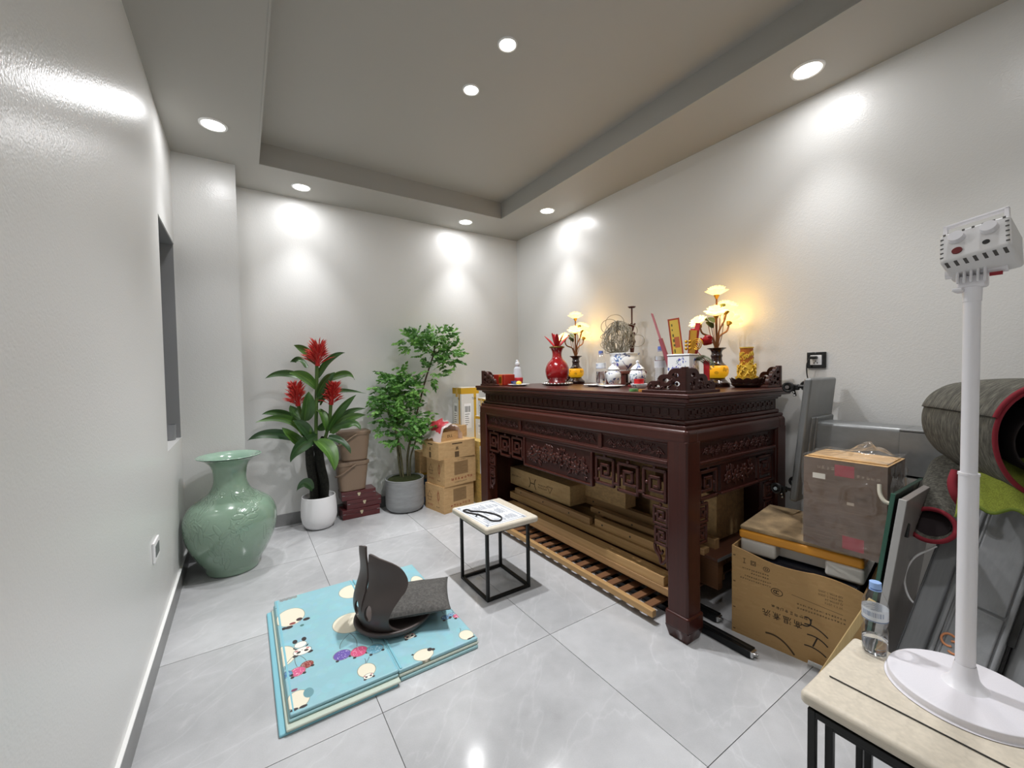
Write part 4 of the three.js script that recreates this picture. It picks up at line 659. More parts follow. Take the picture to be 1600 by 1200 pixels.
// ---------- things stored under the altar ----------
{
  const pine = M({ map: wood([138, 104, 66], [190, 152, 106], 0.9, 0.12), roughness: 0.6 }), oak = M({ map: wood([156, 118, 72], [206, 170, 118], 0.8, 0.14), roughness: 0.55 }), brown = M({ map: wood([96, 62, 38], [132, 92, 58], 0.7, 0.1), roughness: 0.6 });
  const rails = [[1.83, -2.55, -0.895, 'longer black metal rail on the floor sticking out past the altar leg'], [1.955, -2.5, -1.12, 'shorter black metal rail on the floor beside the longer one']];
  for (const [x, z0, z1, label] of rails) {
    const r = G('metal_rail', label, 'rail', [x, 0, (z0 + z1) / 2], 0, 'black metal rails');
    P(r, 'channel', mg(rb(0.05, 0.034, z1 - z0, 0.003, 0, 0.018, 0)), M({ color: 0x17191b, roughness: 0.3, metalness: 0.5 }));
    P(r, 'groove', mg(box(0.012, 0.003, z1 - z0 - 0.01, 0, 0.0355, 0)), mat.black);
    P(r, 'end_fitting', mg(rb(0.04, 0.026, 0.012, 0.003, 0, 0.018, (z1 - z0) / 2 + 0.004), cyl(0.006, 0.006, 0.016, 10).rotateX(PI / 2).translate(-0.01, 0.024, (z1 - z0) / 2 + 0.012), cyl(0.006, 0.006, 0.016, 10).rotateX(PI / 2).translate(0.01, 0.014, (z1 - z0) / 2 + 0.012)), mat.steel);
  }
  const rack = (label, x0, x1, y, z0, z1, n, bh, m1) => { // slatted wooden frame: two long bars and cross slats
    const g = G('slatted_frame', label, 'bed frame', [0, 0, 0], 0, 'slatted wooden frames');
    P(g, 'side_bar', uvm(rb(0.03, bh, z1 - z0, 0.003, x0, y + bh / 2, (z0 + z1) / 2)), m1); P(g, 'side_bar', uvm(rb(0.03, bh, z1 - z0, 0.003, x1, y + bh / 2, (z0 + z1) / 2)), m1);
    for (let k = 0; k < n; k++) P(g, 'slat', uvm(rb(x1 - x0 - 0.02, 0.012, 0.045, 0.002, (x0 + x1) / 2, y + bh - 0.012, z0 + 0.06 + (z1 - z0 - 0.12) * k / (n - 1))), brown);
    return rebase(g, [(x0 + x1) / 2, y, (z0 + z1) / 2]);
  };
  rack('lowest slatted wooden frame with its front bar poking out before the altar', 1.672, 2.3, 0.038, -2.8, -1.285, 17, 0.034, oak);
  rack('slatted wooden frame lying on the lowest frame under the altar', 1.84, 2.38, 0.0735, -2.84, -1.22, 17, 0.04, brown);
  const plank = (label, x, y, z0, z1, w, h, m, holes = 0, tilt = 0) => {
    const g = G('wooden_plank', label, 'plank', [x, y, (z0 + z1) / 2], 0, 'loose wooden planks'); g.rotation.z = tilt;
    P(g, 'board', uvm(rb(w, h, z1 - z0, 0.003, 0, h / 2, 0)), m);
    if (holes) P(g, 'screw_hole', mg([...Array(holes)].map((_, k) => cyl(0.006, 0.006, 0.002, 10).rotateZ(PI / 2).translate(-w / 2 - 0.0002, h / 2, -(z1 - z0) / 2 + (z1 - z0) * (k + 0.3) / holes))), mat.black);
  };
  plank('wide brown plank under the bright top plank beneath the altar', 1.815, 0.114, -2.76, -1.21, 0.1, 0.04, pine);
  plank('broad bright wooden plank, nearest thick one in the pile under the altar', 1.805, 0.1545, -2.8, -1.3, 0.075, 0.05, oak);
  plank('wooden batten set back under the thick beam beneath the altar', 1.955, 0.114, -2.88, -1.24, 0.04, 0.075, brown);
  plank('thick wooden beam lying behind the bright plank under the altar', 1.93, 0.1895, -2.92, -1.24, 0.09, 0.0545, oak);
  plank('drilled wooden plank at the left of the pile below the flat carton', 1.905, 0.2445, -2.85, -1.96, 0.03, 0.045, pine, 3);
  plank('drilled wooden plank at the right of the pile, lowest of the three thin ones', 1.93, 0.2445, -1.93, -1.25, 0.05, 0.05, oak, 3);
  plank('drilled wooden plank at the right of the pile, middle of the three thin ones', 2.02, 0.2855, -2.06, -1.22, 0.05, 0.035, pine, 3);
  plank('drilled wooden plank at the right of the pile, rearmost of the three thin ones', 2.12, 0.2855, -2.3, -1.22, 0.04, 0.06, pine, 2);
  plank('second thick wooden beam, farther back under the altar', 2.17, 0.114, -2.92, -1.24, 0.09, 0.13, oak);
  for (const [z, l] of [[-1.96, 'short crosspiece under the thin planks, the farther one'], [-1.3, 'short crosspiece under the thin planks, the nearer one']]) { const g = G('crosspiece', l, 'plank', [2.087, 0.2447, z], 0, 'crosspieces under the planks'); P(g, 'board', uvm(rb(0.255, 0.0405, 0.05, 0.003, 0, 0.02025, 0)), pine); P(g, 'screw_hole', cyl(0.005, 0.005, 0.002, 10).rotateZ(PI / 2).translate(-0.128, 0.02, 0), mat.black); }
  seed = 17;
  const print = kraftPaint(768, 160, (c, w, h) => { c.fillStyle = c.strokeStyle = '#3c2d1a'; c.lineWidth = 3; lines(c, 60, 60, 18, 6); c.lineWidth = 8; c.beginPath(); c.moveTo(300, 40); c.quadraticCurveTo(330, 85, 296, 130); c.moveTo(380, 40); c.quadraticCurveTo(352, 85, 384, 130); c.moveTo(318, 85); c.lineTo(364, 85); c.stroke(); lines(c, 410, 66, 16, 6); lines(c, 410, 90, 16, 6); c.lineWidth = 4; c.beginPath(); c.moveTo(520, 62); c.lineTo(580, 62); c.lineTo(552, 116); c.closePath(); c.stroke(); }, [188, 156, 108]);
  carton('cardboard_box', 'flat tan carton with black print lying on the plank pile under the altar', [2.03, 0.2905, -2.62], 0.18, 0.14, 0.82, 0, { nx: print }, null, [188, 156, 108]);
  carton('cardboard_box', 'long tan carton strip showing just below the carved front panel', [2.14, 0.346, -2.08], 0.1, 0.22, 0.5, 0, {});
  carton('cardboard_box', 'cardboard box under the altar near its right end', [2.4, 0.114, -1.53], 0.3, 0.42, 0.46, 0, {});
  carton('cardboard_box', 'tall carton deep under the middle of the altar', [2.46, 0.114, -2.1], 0.2, 0.6, 0.6, 0, {});
  carton('cardboard_box', 'tall carton deep under the far end of the altar', [2.46, 0.114, -2.66], 0.2, 0.52, 0.48, 0, {});
  const board = G('grey_board', 'thin brown board with pale edge lying under the altar end', 'board', [2.25, 0.1145, -1.215]);
  P(board, 'board', uvm(rb(0.5, 0.016, 0.13, 0.002, 0, 0.17, 0)), M({ map: wood([70, 40, 28], [96, 58, 40], 0.6, 0.1), roughness: 0.5 })); P(board, 'edge_band', box(0.5, 0.016, 0.002, 0, 0.17, 0.0665), mat.greyDark); for (const s of [-0.2, 0.2]) P(board, 'support_block', box(0.04, 0.162, 0.1, s, 0.081, 0), brown);
}

// ---------- things on the altar ----------
const T0 = TOP + 0.0005;
const petalShell = (l, w, cup) => shell((u, v) => { const t = 2 * u - 1, hw = w * Math.pow(Math.sin(PI * (0.06 + 0.88 * v)), 0.8) / 2; return V(t * hw, v * l, -cup * (t * t * 0.45 * Math.sin(PI * v) + v * v * 0.35)); }, 6, 6, 0.0012);
function lotusLamp(label, x, z, turn) {
  const g = G('lotus_lamp', label, 'lamp', [x, T0, z], turn, 'lotus flower lamps');
  const blk = M({ color: 0x2a1712, roughness: 0.2, clearcoat: 0.6 }), stemM = M({ color: 0x8a5a34, roughness: 0.4, metalness: 0.5 }), green = M({ color: 0x4c5b2e, roughness: 0.5 });
  P(g, 'foot', lathe([[0, 0], [0.075, 0], [0.075, 0.022], [0.066, 0.028], [0.05, 0.045], [0.048, 0.055], [0, 0.055]], 36), blk);
  const glow = M({ color: 0xe9b640, emissive: 0xd8a81e, emissiveIntensity: 0.4, roughness: 0.35, map: paint(256, 64, (c, w, h) => { c.fillStyle = '#f6d05a'; c.fillRect(0, 0, w, h); seed = 8; c.fillStyle = '#7a2c10'; for (let k = 0; k < 26; k++) { c.beginPath(); c.ellipse(rr(0, w), rr(22, 42), rr(3, 9), rr(2, 6), rr(0, 3), 0, 7); c.fill(); } }) });
  P(g, 'lit_bowl', lathe(spl([[0.046, 0.055], [0.062, 0.07], [0.068, 0.095], [0.064, 0.12], [0.054, 0.13]], 18), 36), glow, 'glowing yellow band with flower pattern');
  P(g, 'vase_neck', lathe(spl([[0.056, 0.13], [0.036, 0.15], [0.03, 0.175], [0.034, 0.19], [0.029, 0.205], [0.034, 0.222], [0.054, 0.235], [0.05, 0.238], [0.026, 0.225], [0, 0.22]], 30), 36), blk);
  const heads = [[0, 0.56, 0, 0.066], [0.03, 0.46, 0.045, 0.072], [-0.07, 0.43, 0.02, 0.066], [0.13, 0.4, 0.03, 0.07], [-0.11, 0.38, -0.06, 0.056]];
  const pm = M({ color: 0xfff0c8, emissive: 0xffe49a, emissiveIntensity: 1.0, roughness: 0.5, transmission: 0.3, thickness: 0 });
  heads.forEach(([hx, hy, hz, R], k) => {
    P(g, 'stem', tube([[hx * 0.05, 0.22, hz * 0.05], [hx * 0.25, 0.22 + (hy - 0.22) * 0.5, hz * 0.25], [hx * 0.85, hy - 0.05, hz * 0.85], [hx, hy - 0.012, hz]], 0.0055, 24, 8), stemM);
    const tilt = V(hx, 0.16, hz).normalize(), q = new THREE.Quaternion().setFromUnitVectors(V(0, 1, 0), k ? tilt : V(0, 1, 0)), list = [];
    for (const [n, open, l] of [[5, 0.25, 0.8], [7, 0.6, 0.95], [8, 0.95, 1.05], [8, 1.3, 1.1]]) for (let i = 0; i < n; i++) list.push(petalShell(R * l, R * 0.62, R * 0.5).rotateX(open).rotateY(i / n * 2 * PI + open * 2).applyQuaternion(q).translate(hx, hy, hz));
    const f = P(g, 'flower_shade', mg(list), pm, 'glowing translucent lotus flower');
    P(f, 'calyx', cyl(0.018, 0.007, 0.024, 12).applyQuaternion(q).translate(hx - tilt.x * 0.008 * (k ? 1 : 0), hy - 0.008, hz), M({ color: 0xa9822e, roughness: 0.4, metalness: 0.6 }));
    const l = new THREE.PointLight(0xffcf6a, LOTUS, 0, 2); l.position.set(hx + (k ? tilt.x : 0) * R * 0.45, hy + R * 0.42, hz + (k ? tilt.z : 0) * R * 0.45); l.shadow.radius = 0.8; l.castShadow = true; g.add(l);
  });
  for (const [a, h, r] of [[0.8, 0.49, 0.03], [2.4, 0.46, 0.03], [4.2, 0.4, 0.035], [5.6, 0.4, 0.035], [3.4, 0.36, 0.03]]) { const c = Math.cos(a), s = Math.sin(a); P(g, 'leaf', petalShell(r * 2.2, r * 1.5, 0.02).rotateX(1.1).rotateY(PI / 2 - a).translate(c * 0.04, h, s * 0.04), green); P(g, 'leaf_stem', tube([[0, 0.22, 0], [c * 0.03, 0.3, s * 0.03], [c * 0.05, h, s * 0.05]], 0.0022, 14, 6), stemM); }
}
lotusLamp('glowing yellow lotus flower lamp nearer the viewer, right side of the altar', 2.45, -1.415, 0.2);
lotusLamp('glowing yellow lotus flower lamp at the far end of the altar', 2.42, -2.66, 0.5);
// blue and white porcelain
const blueWhite = (s0, w = 512, h = 256) => paint(w, h, (c) => { c.fillStyle = '#e8ebec'; c.fillRect(0, 0, w, h); seed = s0; c.lineCap = 'round'; for (let k = 0; k < 26; k++) { const x = rr(0, w), y = rr(h * 0.15, h * 0.85); c.strokeStyle = c.fillStyle = `rgba(${30 + rr(0, 40) | 0},${50 + rr(0, 40) | 0},${110 + rr(0, 60) | 0},0.8)`; c.lineWidth = rr(1.5, 4); c.beginPath(); c.moveTo(x, y); c.bezierCurveTo(x + rr(-40, 40), y - 30, x + rr(-60, 60), y + 30, x + rr(-50, 50), y + rr(-50, 50)); c.stroke(); for (let i = 0; i < 4; i++) { c.beginPath(); c.ellipse(x + rr(-22, 22), y + rr(-18, 18), rr(5, 14), rr(3, 7), rr(0, 3), 0, 7); c.fill(); } } c.fillStyle = '#33508c'; c.fillRect(0, 4, w, 5); c.fillRect(0, h - 10, w, 6); });
const bw = s => M({ map: blueWhite(s), roughness: 0.12, clearcoat: 0.6 });
function jar(label, x, z, base) {
  const g = G('ginger_jar', label, 'jar', [x, T0, z], 0, 'small blue and white lidded jars');
  P(g, 'wooden_stand', mg(rb(0.09, 0.014, 0.09, 0.003, 0, 0.007, 0)), M({ color: 0x6b1c1c, roughness: 0.4 }));
  P(g, 'body', lathe(spl([[0.032, 0.014], [0.034, 0.02], [0.05, 0.055], [0.052, 0.085], [0.04, 0.108], [0.028, 0.114]], 24), 36), bw(base));
  P(g, 'lid', lathe(spl([[0.042, 0.114], [0.044, 0.118], [0.03, 0.135], [0.01, 0.15], [0.006, 0.157], [0.011, 0.165], [0.005, 0.174], [0, 0.175]], 24), 30), bw(base + 1));
}
jar('blue and white lidded jar on red base, the left one of the pair', 2.17, -2.0, 3); jar('blue and white lidded jar partly behind the red candle cup', 2.17, -1.79, 13);
function bottle(label, pos, s, cap, liquid, lab, turn = 0) {
  const g = G('water_bottle', label, 'bottle', pos, turn, 'plastic water bottles');
  const prof = spl([[0.0, 0.004], [0.024, 0.0], [0.031, 0.006], [0.032, 0.03], [0.0315, 0.075], [0.027, 0.09], [0.0315, 0.104], [0.032, 0.15], [0.026, 0.175], [0.0135, 0.2], [0.0125, 0.21]], 60);
  P(g, 'clear_body', lathe(prof, 36).scale(s, s, s), mat.clear);
  P(g, 'cap', mg(cyl(0.0145, 0.015, 0.018, 24, 0, 0.214, 0), cyl(0.0155, 0.0155, 0.003, 24, 0, 0.2, 0)).scale(s, s, s), M({ color: cap, roughness: 0.4 }));
  P(g, 'paper_label', new THREE.CylinderGeometry(0.0322, 0.0322, 0.036, 36, 1, true).translate(0, 0.128, 0).scale(s, s, s), lab);
  if (liquid) P(g, 'water', lathe([[0, 0.006], [0.029, 0.007], [0.0305, 0.03], [0.0305, liquid], [0, liquid]], 30).scale(s, s, s), M({ color: 0xf4f8ff, roughness: 0.02, transmission: 1, ior: 1.33, thickness: 0.05 }));
}
const labA = M({ map: paint(256, 64, (c, w, h) => { c.fillStyle = '#e3e8ee'; c.fillRect(0, 0, w, h); c.fillStyle = '#8796ab'; seed = 4; for (let i = 0; i < 10; i++) c.fillRect(20, 8 + i * 5, rr(20, 70), 2); c.fillStyle = '#5c7399'; c.fillRect(0, 58, w, 5); for (let i = 0; i < 14; i++) c.fillRect(130 + i * 5, 12, rr(1, 3), 26); }), roughness: 0.4, transmission: 0.3, thickness: 0 });
const labB = M({ map: paint(256, 64, (c, w, h) => { c.fillStyle = '#d8dce0'; c.fillRect(0, 0, w, h); c.fillStyle = '#a3222a'; c.fillRect(40, 0, 56, h); c.fillStyle = '#fff'; for (let i = 0; i < 5; i++) c.fillRect(54, 6 + i * 12, 26, 5); }), roughness: 0.4, transmission: 0.3, thickness: 0 });
bottle('clear water bottle with blue cap standing on the white plate on the altar', [2.08, T0 + 0.006, -2.03], 1.08, 0x5d6fa8, 0.09, labA);
bottle('clear water bottle with blue cap and red label left of the square pot', [2.1, T0, -1.56], 1.12, 0x5a6cae, 0.17, labB, 1.2);
bottle('clear bottle with dark cap behind the square porcelain pot', [2.32, T0, -1.62], 1.2, 0x222222, 0, labA, 2);
const plateGeo = () => lathe([[0, 0], [0.05, 0], [0.055, 0.003], [0.085, 0.012], [0.086, 0.015], [0.052, 0.006], [0, 0.005]], 40);
T('white_plate', plateGeo(), mat.porcelain, 'white plate under the clear water bottle on the altar', 'plate', 'white plates', [2.06, T0, -2.06]);
T('white_plate', plateGeo(), mat.porcelain, 'white plate between the two ginger jars on the altar', 'plate', 'white plates', [1.98, T0, -1.84]);
T('white_plate', plateGeo(), mat.porcelain, 'white plate at the far end near the red package', 'plate', 'white plates', [1.79, T0, -2.62]);
{ // bowl with red candle, and two small lids
  T('small_bowl', lathe(spl([[0.0, 0.001], [0.02, 0.0], [0.022, 0.004], [0.04, 0.02], [0.045, 0.034], [0.042, 0.034], [0.036, 0.022], [0, 0.012]], 30), 36), bw(21), 'small blue and white bowl holding the red candle cup', 'bowl', null, [1.83, T0, -1.5]);
  const cup = G('candle_cup', 'bright red candle cup sitting in the small porcelain bowl', 'candle', [1.83, T0 + 0.0135, -1.5]); P(cup, 'wax', cyl(0.027, 0.026, 0.036, 28, 0, 0.03, 0), M({ color: 0xc51f22, roughness: 0.35 })); P(cup, 'holder', cyl(0.0275, 0.022, 0.014, 28, 0, 0.007, 0), mat.porcelain);
  T('round_tin', cyl(0.022, 0.022, 0.012, 28, 0, 0.006, 0), M({ color: 0x5f9a58, roughness: 0.4 }), 'small green round tin at the front edge of the altar', 'tin', null, [1.72, T0, -1.445]);
  T('round_tin', cyl(0.021, 0.021, 0.011, 28, 0, 0.0055, 0), M({ color: 0xb9813c, roughness: 0.4 }), 'small orange round tin at the front edge of the altar', 'tin', null, [1.73, T0, -1.395]);
}
{ // incense pot on its stand with a tangle of thin cable on top
  const st = G('pot_stand', 'red-brown wooden stand under the large porcelain incense pot', 'stand', [2.4, T0, -2.1]);
  P(st, 'top', rb(0.26, 0.022, 0.2, 0.006, 0, 0.092, 0), M({ map: wood([86, 36, 26], [120, 58, 42], 0.4, 0.1), roughness: 0.35 })); for (const sx of [-1, 1]) for (const sz of [-1, 1]) P(st, 'leg', rb(0.028, 0.082, 0.028, 0.005, sx * 0.105, 0.041, sz * 0.08), M({ color: 0x54211a, roughness: 0.4 }));
  T('incense_pot', lathe(spl([[0, 0.0], [0.075, 0], [0.08, 0.01], [0.105, 0.04], [0.11, 0.08], [0.105, 0.11], [0.112, 0.13], [0.106, 0.132], [0.095, 0.11], [0, 0.1]], 40), 48), bw(33), 'large blue and white porcelain incense pot under the cable tangle', 'pot', null, [2.4, T0 + 0.1035, -2.1]);
  const cab = G('cable_tangle', 'tangled ball of thin pale cable heaped on the porcelain pot', 'cable'), cm = M({ color: 0x97907f, roughness: 0.5 }); seed = 29;
  const pts = []; for (let k = 0; k < 330; k++) { const a = k * 0.62 + rr(-.3, .3), tiltA = k * 0.137, R = rr(0.08, 0.15); pts.push([2.37 + R * 0.75 * Math.cos(a) * Math.cos(tiltA), T0 + 0.345 + R * 0.95 * Math.sin(a), -2.12 + R * (Math.cos(a) * Math.sin(tiltA)) - 0.02]); }
  for (const p of pts) { p[1] = Math.max(p[1], T0 + 0.24); }
  P(cab, 'cable', tube(pts, 0.0026, 2200, 5), cm); const loose = []; for (let k = 0; k < 7; k++) { const x = 2.34 + rr(-.1, .1), z = -2.1 + rr(-.12, .14), y = T0 + rr(.3, .48), r = rr(.03, .06); const q = []; for (let i = 0; i <= 14; i++) { const a = i / 14 * 6.5; q.push([x + r * Math.cos(a) * 0.6, y + r * Math.sin(a), z + r * Math.cos(a)]); } loose.push(tube(q, 0.0024, 40, 5)); } P(cab, 'loose_loops', mg(loose), cm);
  rebase(cab, [2.37, T0 + 0.235, -2.12]);
  const fin = G('pricket_finial', 'dark red pricket candlestick rising behind the cable tangle', 'candlestick', [2.52, T0, -2.13]), dr = M({ color: 0x4a1f1a, roughness: 0.35 });
  P(fin, 'stem', lathe(spl([[0, 0], [0.05, 0], [0.05, 0.012], [0.014, 0.03], [0.011, 0.2], [0.02, 0.3], [0.028, 0.33], [0.014, 0.36], [0.026, 0.385], [0.022, 0.4], [0.007, 0.41], [0.006, 0.5], [0.006, 0.59], [0, 0.59]], 60), 24), dr); P(fin, 'drip_dish', cyl(0.032, 0.02, 0.01, 24, 0, 0.592, 0), dr);
  const pts2 = []; for (let i = 0; i < 6; i++) pts2.push(petalShell(0.075, 0.03, 0.02).rotateX(0.5).rotateY(i * PI / 3).translate(0, 0.4, 0)); P(fin, 'petal_collar', mg(pts2), dr);
}
{ // square porcelain pot with offerings
  const W = 0.125, sq = G('square_pot', 'square blue and white porcelain pot holding incense packs and red ornaments', 'pot', [2.11, T0, -1.415], 0.15), f = M({ map: blueWhite(45, 256, 320), roughness: 0.14, clearcoat: 0.6 });
  for (const [x, z, t] of [[0, W / 2, 0], [0, -W / 2, PI], [W / 2, 0, PI / 2], [-W / 2, 0, -PI / 2]]) P(sq, 'side', new THREE.BoxGeometry(W, 0.19, 0.008).rotateY(t).translate(x * 0.94, 0.095, z * 0.94), f);
  P(sq, 'bottom', box(W * 0.92, 0.008, W * 0.92, 0, 0.004, 0), mat.porcelain); P(sq, 'rim', mg([0, 1, 2, 3].map(k => rb(W + 0.006, 0.01, 0.012, 0.004, 0, 0.192, W / 2 - 0.002).rotateY(k * PI / 2))), mat.porcelain);
  const bx0 = 2.11, bz0 = -1.415, yb = T0 + 0.012;
  const yel = paint(64, 256, (c, w, h) => { c.fillStyle = '#d2b04a'; c.fillRect(0, 0, w, h); c.strokeStyle = '#a5402a'; c.lineWidth = 6; c.strokeRect(3, 3, w - 6, h - 6); c.fillStyle = '#b5623c'; c.fillRect(22, 70, 30, 40); c.fillStyle = '#5d5a2c'; seed = 12; for (let i = 0; i < 12; i++) c.fillRect(14, 20 + i * 19, rr(6, 14), rr(6, 14)); });
  const pk = (label, pos, w, h, d, rx, rz, m) => { const g = G('incense_pack', label, 'incense', pos); g.rotation.set(rx, -0.98, rz); P(g, 'packet', new THREE.BoxGeometry(w, h, d).translate(0, h / 2, 0), m); P(g, 'red_edge', mg(box(0.005, h, d + 0.003, -w / 2, h / 2, 0), box(0.005, h, d + 0.003, w / 2, h / 2, 0)), M({ color: 0xa63e1e, roughness: 0.5 })); };
  pk('tall yellow printed incense packet in the square pot', [bx0 + 0.005, yb, bz0 - 0.012], 0.058, 0.395, 0.02, -0.02, 0.1, M({ map: yel, roughness: 0.5 }));
  pk('shorter yellow and orange incense packet beside the tall one', [bx0 + 0.03, yb, bz0 + 0.02], 0.04, 0.32, 0.018, 0.04, -0.03, M({ color: 0xc9962f, roughness: 0.5 }));
  const inc = G('incense_bundle', 'long pink red incense stick bundle leaning out of the square pot', 'incense'); const is = []; seed = 31; for (let k = 0; k < 12; k++) is.push(rod([bx0 - 0.035 + rr(-.004, .004), yb, bz0 - 0.022 + rr(-.006, .006)], [bx0 - 0.045 + rr(-.004, .004), yb + 0.43 + rr(-.01, .01), bz0 - 0.175 + rr(-.006, .006)], 0.0032, 6)); P(inc, 'sticks', mg(is), M({ color: 0x9b5b60, roughness: 0.6 })).userData.kind = 'stuff'; P(inc, 'wrap', rod([bx0 - 0.036, yb + 0.06, bz0 - 0.045], [bx0 - 0.04, yb + 0.28, bz0 - 0.122], 0.013, 10), M({ color: 0xa5545e, roughness: 0.3, transmission: 0.3, thickness: 0 })); rebase(inc, [bx0 - 0.036, yb, bz0 - 0.03]);
  const orn = G('red_ornament', 'red paper ornament with gold coil and fern fronds in the square pot', 'ornament'), rm = M({ color: 0xa8161c, roughness: 0.45 });
  for (const [a, b, w] of [[[0.03, 0.1, 0.03], [0.05, 0.36, 0.06], 0.03], [[0.02, 0.1, 0.02], [0.045, 0.33, 0.03], 0.026]]) P(orn, 'red_blade', bar([bx0 + a[0], yb + a[1], bz0 + a[2]], [bx0 + b[0], yb + b[1], bz0 + b[2]], w, 0.006), rm);
  P(orn, 'red_blossom', (() => { return mg([...Array(11)].map((_, k) => petalShell(0.062 - 0.002 * k, 0.05, 0.03).rotateX(0.2 + 0.11 * k).rotateY(k * 1.05).rotateZ(-0.7).rotateY(-0.9).translate(bx0 + 0.05, yb + 0.235, bz0 + 0.09))); })(), rm);
  P(orn, 'blossom_stick', rod([bx0 + 0.02, yb, bz0 + 0.02], [bx0 + 0.05, yb + 0.22, bz0 + 0.06], 0.004), rm);
  P(orn, 'gold_coil', (() => { const p = []; for (let i = 0; i < 50; i++) { const a = i * 0.38, r = 0.034 - i * 0.0006; p.push([bx0 + 0.02 - 0.02, yb + 0.235 + r * Math.sin(a), bz0 + 0.085 + r * Math.cos(a)]); } return tube(p, 0.003, 160, 6); })(), mat.gold);
  P(orn, 'gold_beads', mg([0, 1, 2, 3, 4, 5].map(k => sph(0.009, bx0 - 0.01 + (k % 2) * 0.012, yb + 0.215 + Math.floor(k / 2) * 0.02, bz0 + 0.025 + (k % 2) * 0.014, 1, 1, 1, 8))), mat.gold);
  for (let k = 0; k < 5; k++) { const a = -0.2 + k * 0.35, e = V(bx0 + 0.03 + 0.1 * Math.sin(a) * 0.5, yb + 0.13 - k * 0.012, bz0 + 0.13 + 0.035 * Math.cos(a * 2)), s = V(bx0 + 0.03, yb + 0.15, bz0 + 0.05), c = new THREE.QuadraticBezierCurve3(s, V((s.x + e.x) / 2, yb + 0.21 - k * 0.01, (s.z + e.z) / 2), e), L = [new THREE.TubeGeometry(c, 12, 0.0015, 5)]; for (let i = 2; i < 20; i++) { const p = c.getPoint(i / 20); for (const sg of [-1, 1]) L.push(rod(p.toArray(), [p.x + sg * 0.012, p.y - 0.006, p.z + 0.006], 0.0012, 4)); } P(orn, 'frond', mg(L), M({ color: 0x6c735a, roughness: 0.7 })); }
  P(orn, 'hanging_tag', mg(box(0.004, 0.12, 0.034, bx0 + 0.05, yb + 0.085, bz0 + 0.11), rod([bx0 + 0.05, yb + 0.14, bz0 + 0.11], [bx0 + 0.04, yb + 0.2, bz0 + 0.06], 0.002)), rm);
  rebase(orn, [bx0 + 0.02, yb, bz0 + 0.02]);
}
{ // lotus-edged wooden tray with a carved yellow pillar
  const n = 12, tray = G('wooden_tray', 'dark scalloped wooden tray at the right end of the altar', 'tray', [2.46, T0, -1.24]), L = [];
  P(tray, 'dish', lathe([[0, 0], [0.06, 0], [0.07, 0.006], [0.084, 0.02], [0.08, 0.022], [0, 0.014]], 48), M({ color: 0x2d1812, roughness: 0.3, clearcoat: 0.4 }));
  for (let i = 0; i < n; i++) L.push(petalShell(0.046, 0.05, 0.02).rotateX(0.5).translate(0, 0.012, 0.072).rotateY(i / n * 2 * PI)); P(tray, 'petal_rim', mg(L), M({ color: 0x2d1812, roughness: 0.3, clearcoat: 0.4 }));
  const pil = G('carved_pillar', 'yellow carved openwork pillar ornament standing in the scalloped tray', 'ornament', [2.46, T0 + 0.0145, -1.24]); seed = 19;
  const ym = M({ color: 0xdcb53c, roughness: 0.4 }), om = M({ color: 0xb4661f, roughness: 0.45 });
  P(pil, 'lotus_base', mg(lathe(spl([[0, 0], [0.05, 0], [0.054, 0.02], [0.046, 0.04], [0, 0.045]], 16), 30), [...Array(10)].map((_, i) => petalShell(0.04, 0.034, 0.014).rotateX(0.5).translate(0, 0.012, 0.046).rotateY(i * PI / 5))), ym);
  const sc = []; for (let k = 0; k < 34; k++) { const a = rr(0, 6.28), y = rr(0.045, 0.11), R = 0.044; const q = []; for (let i = 0; i < 8; i++) q.push([(R + 0.004 * Math.sin(i * 2)) * Math.cos(a + i * 0.12), y + 0.012 * Math.sin(i * 0.9), (R + 0.004 * Math.sin(i * 2)) * Math.sin(a + i * 0.12)]); sc.push(tube(q, 0.004, 12, 5)); } P(pil, 'scroll_ring', mg(sc, cyl(0.04, 0.042, 0.075, 20, 0, 0.08, 0)), ym);
  P(pil, 'shaft', cyl(0.034, 0.034, 0.1, 24, 0, 0.165, 0), om); const wv = []; for (let k = 0; k < 40; k++) { const a = rr(0, 6.28), y = rr(0.12, 0.21); wv.push(tube([0, 1, 2, 3, 4].map(i => [0.035 * Math.cos(a + i * 0.16), Math.min(0.213, Math.max(0.118, y + 0.01 * Math.sin(i * 1.7))), 0.035 * Math.sin(a + i * 0.16)]), 0.003, 8, 5)); } P(pil, 'lattice', mg(wv), ym); P(pil, 'top_ring', cyl(0.038, 0.038, 0.006, 24, 0, 0.216, 0), ym);
}
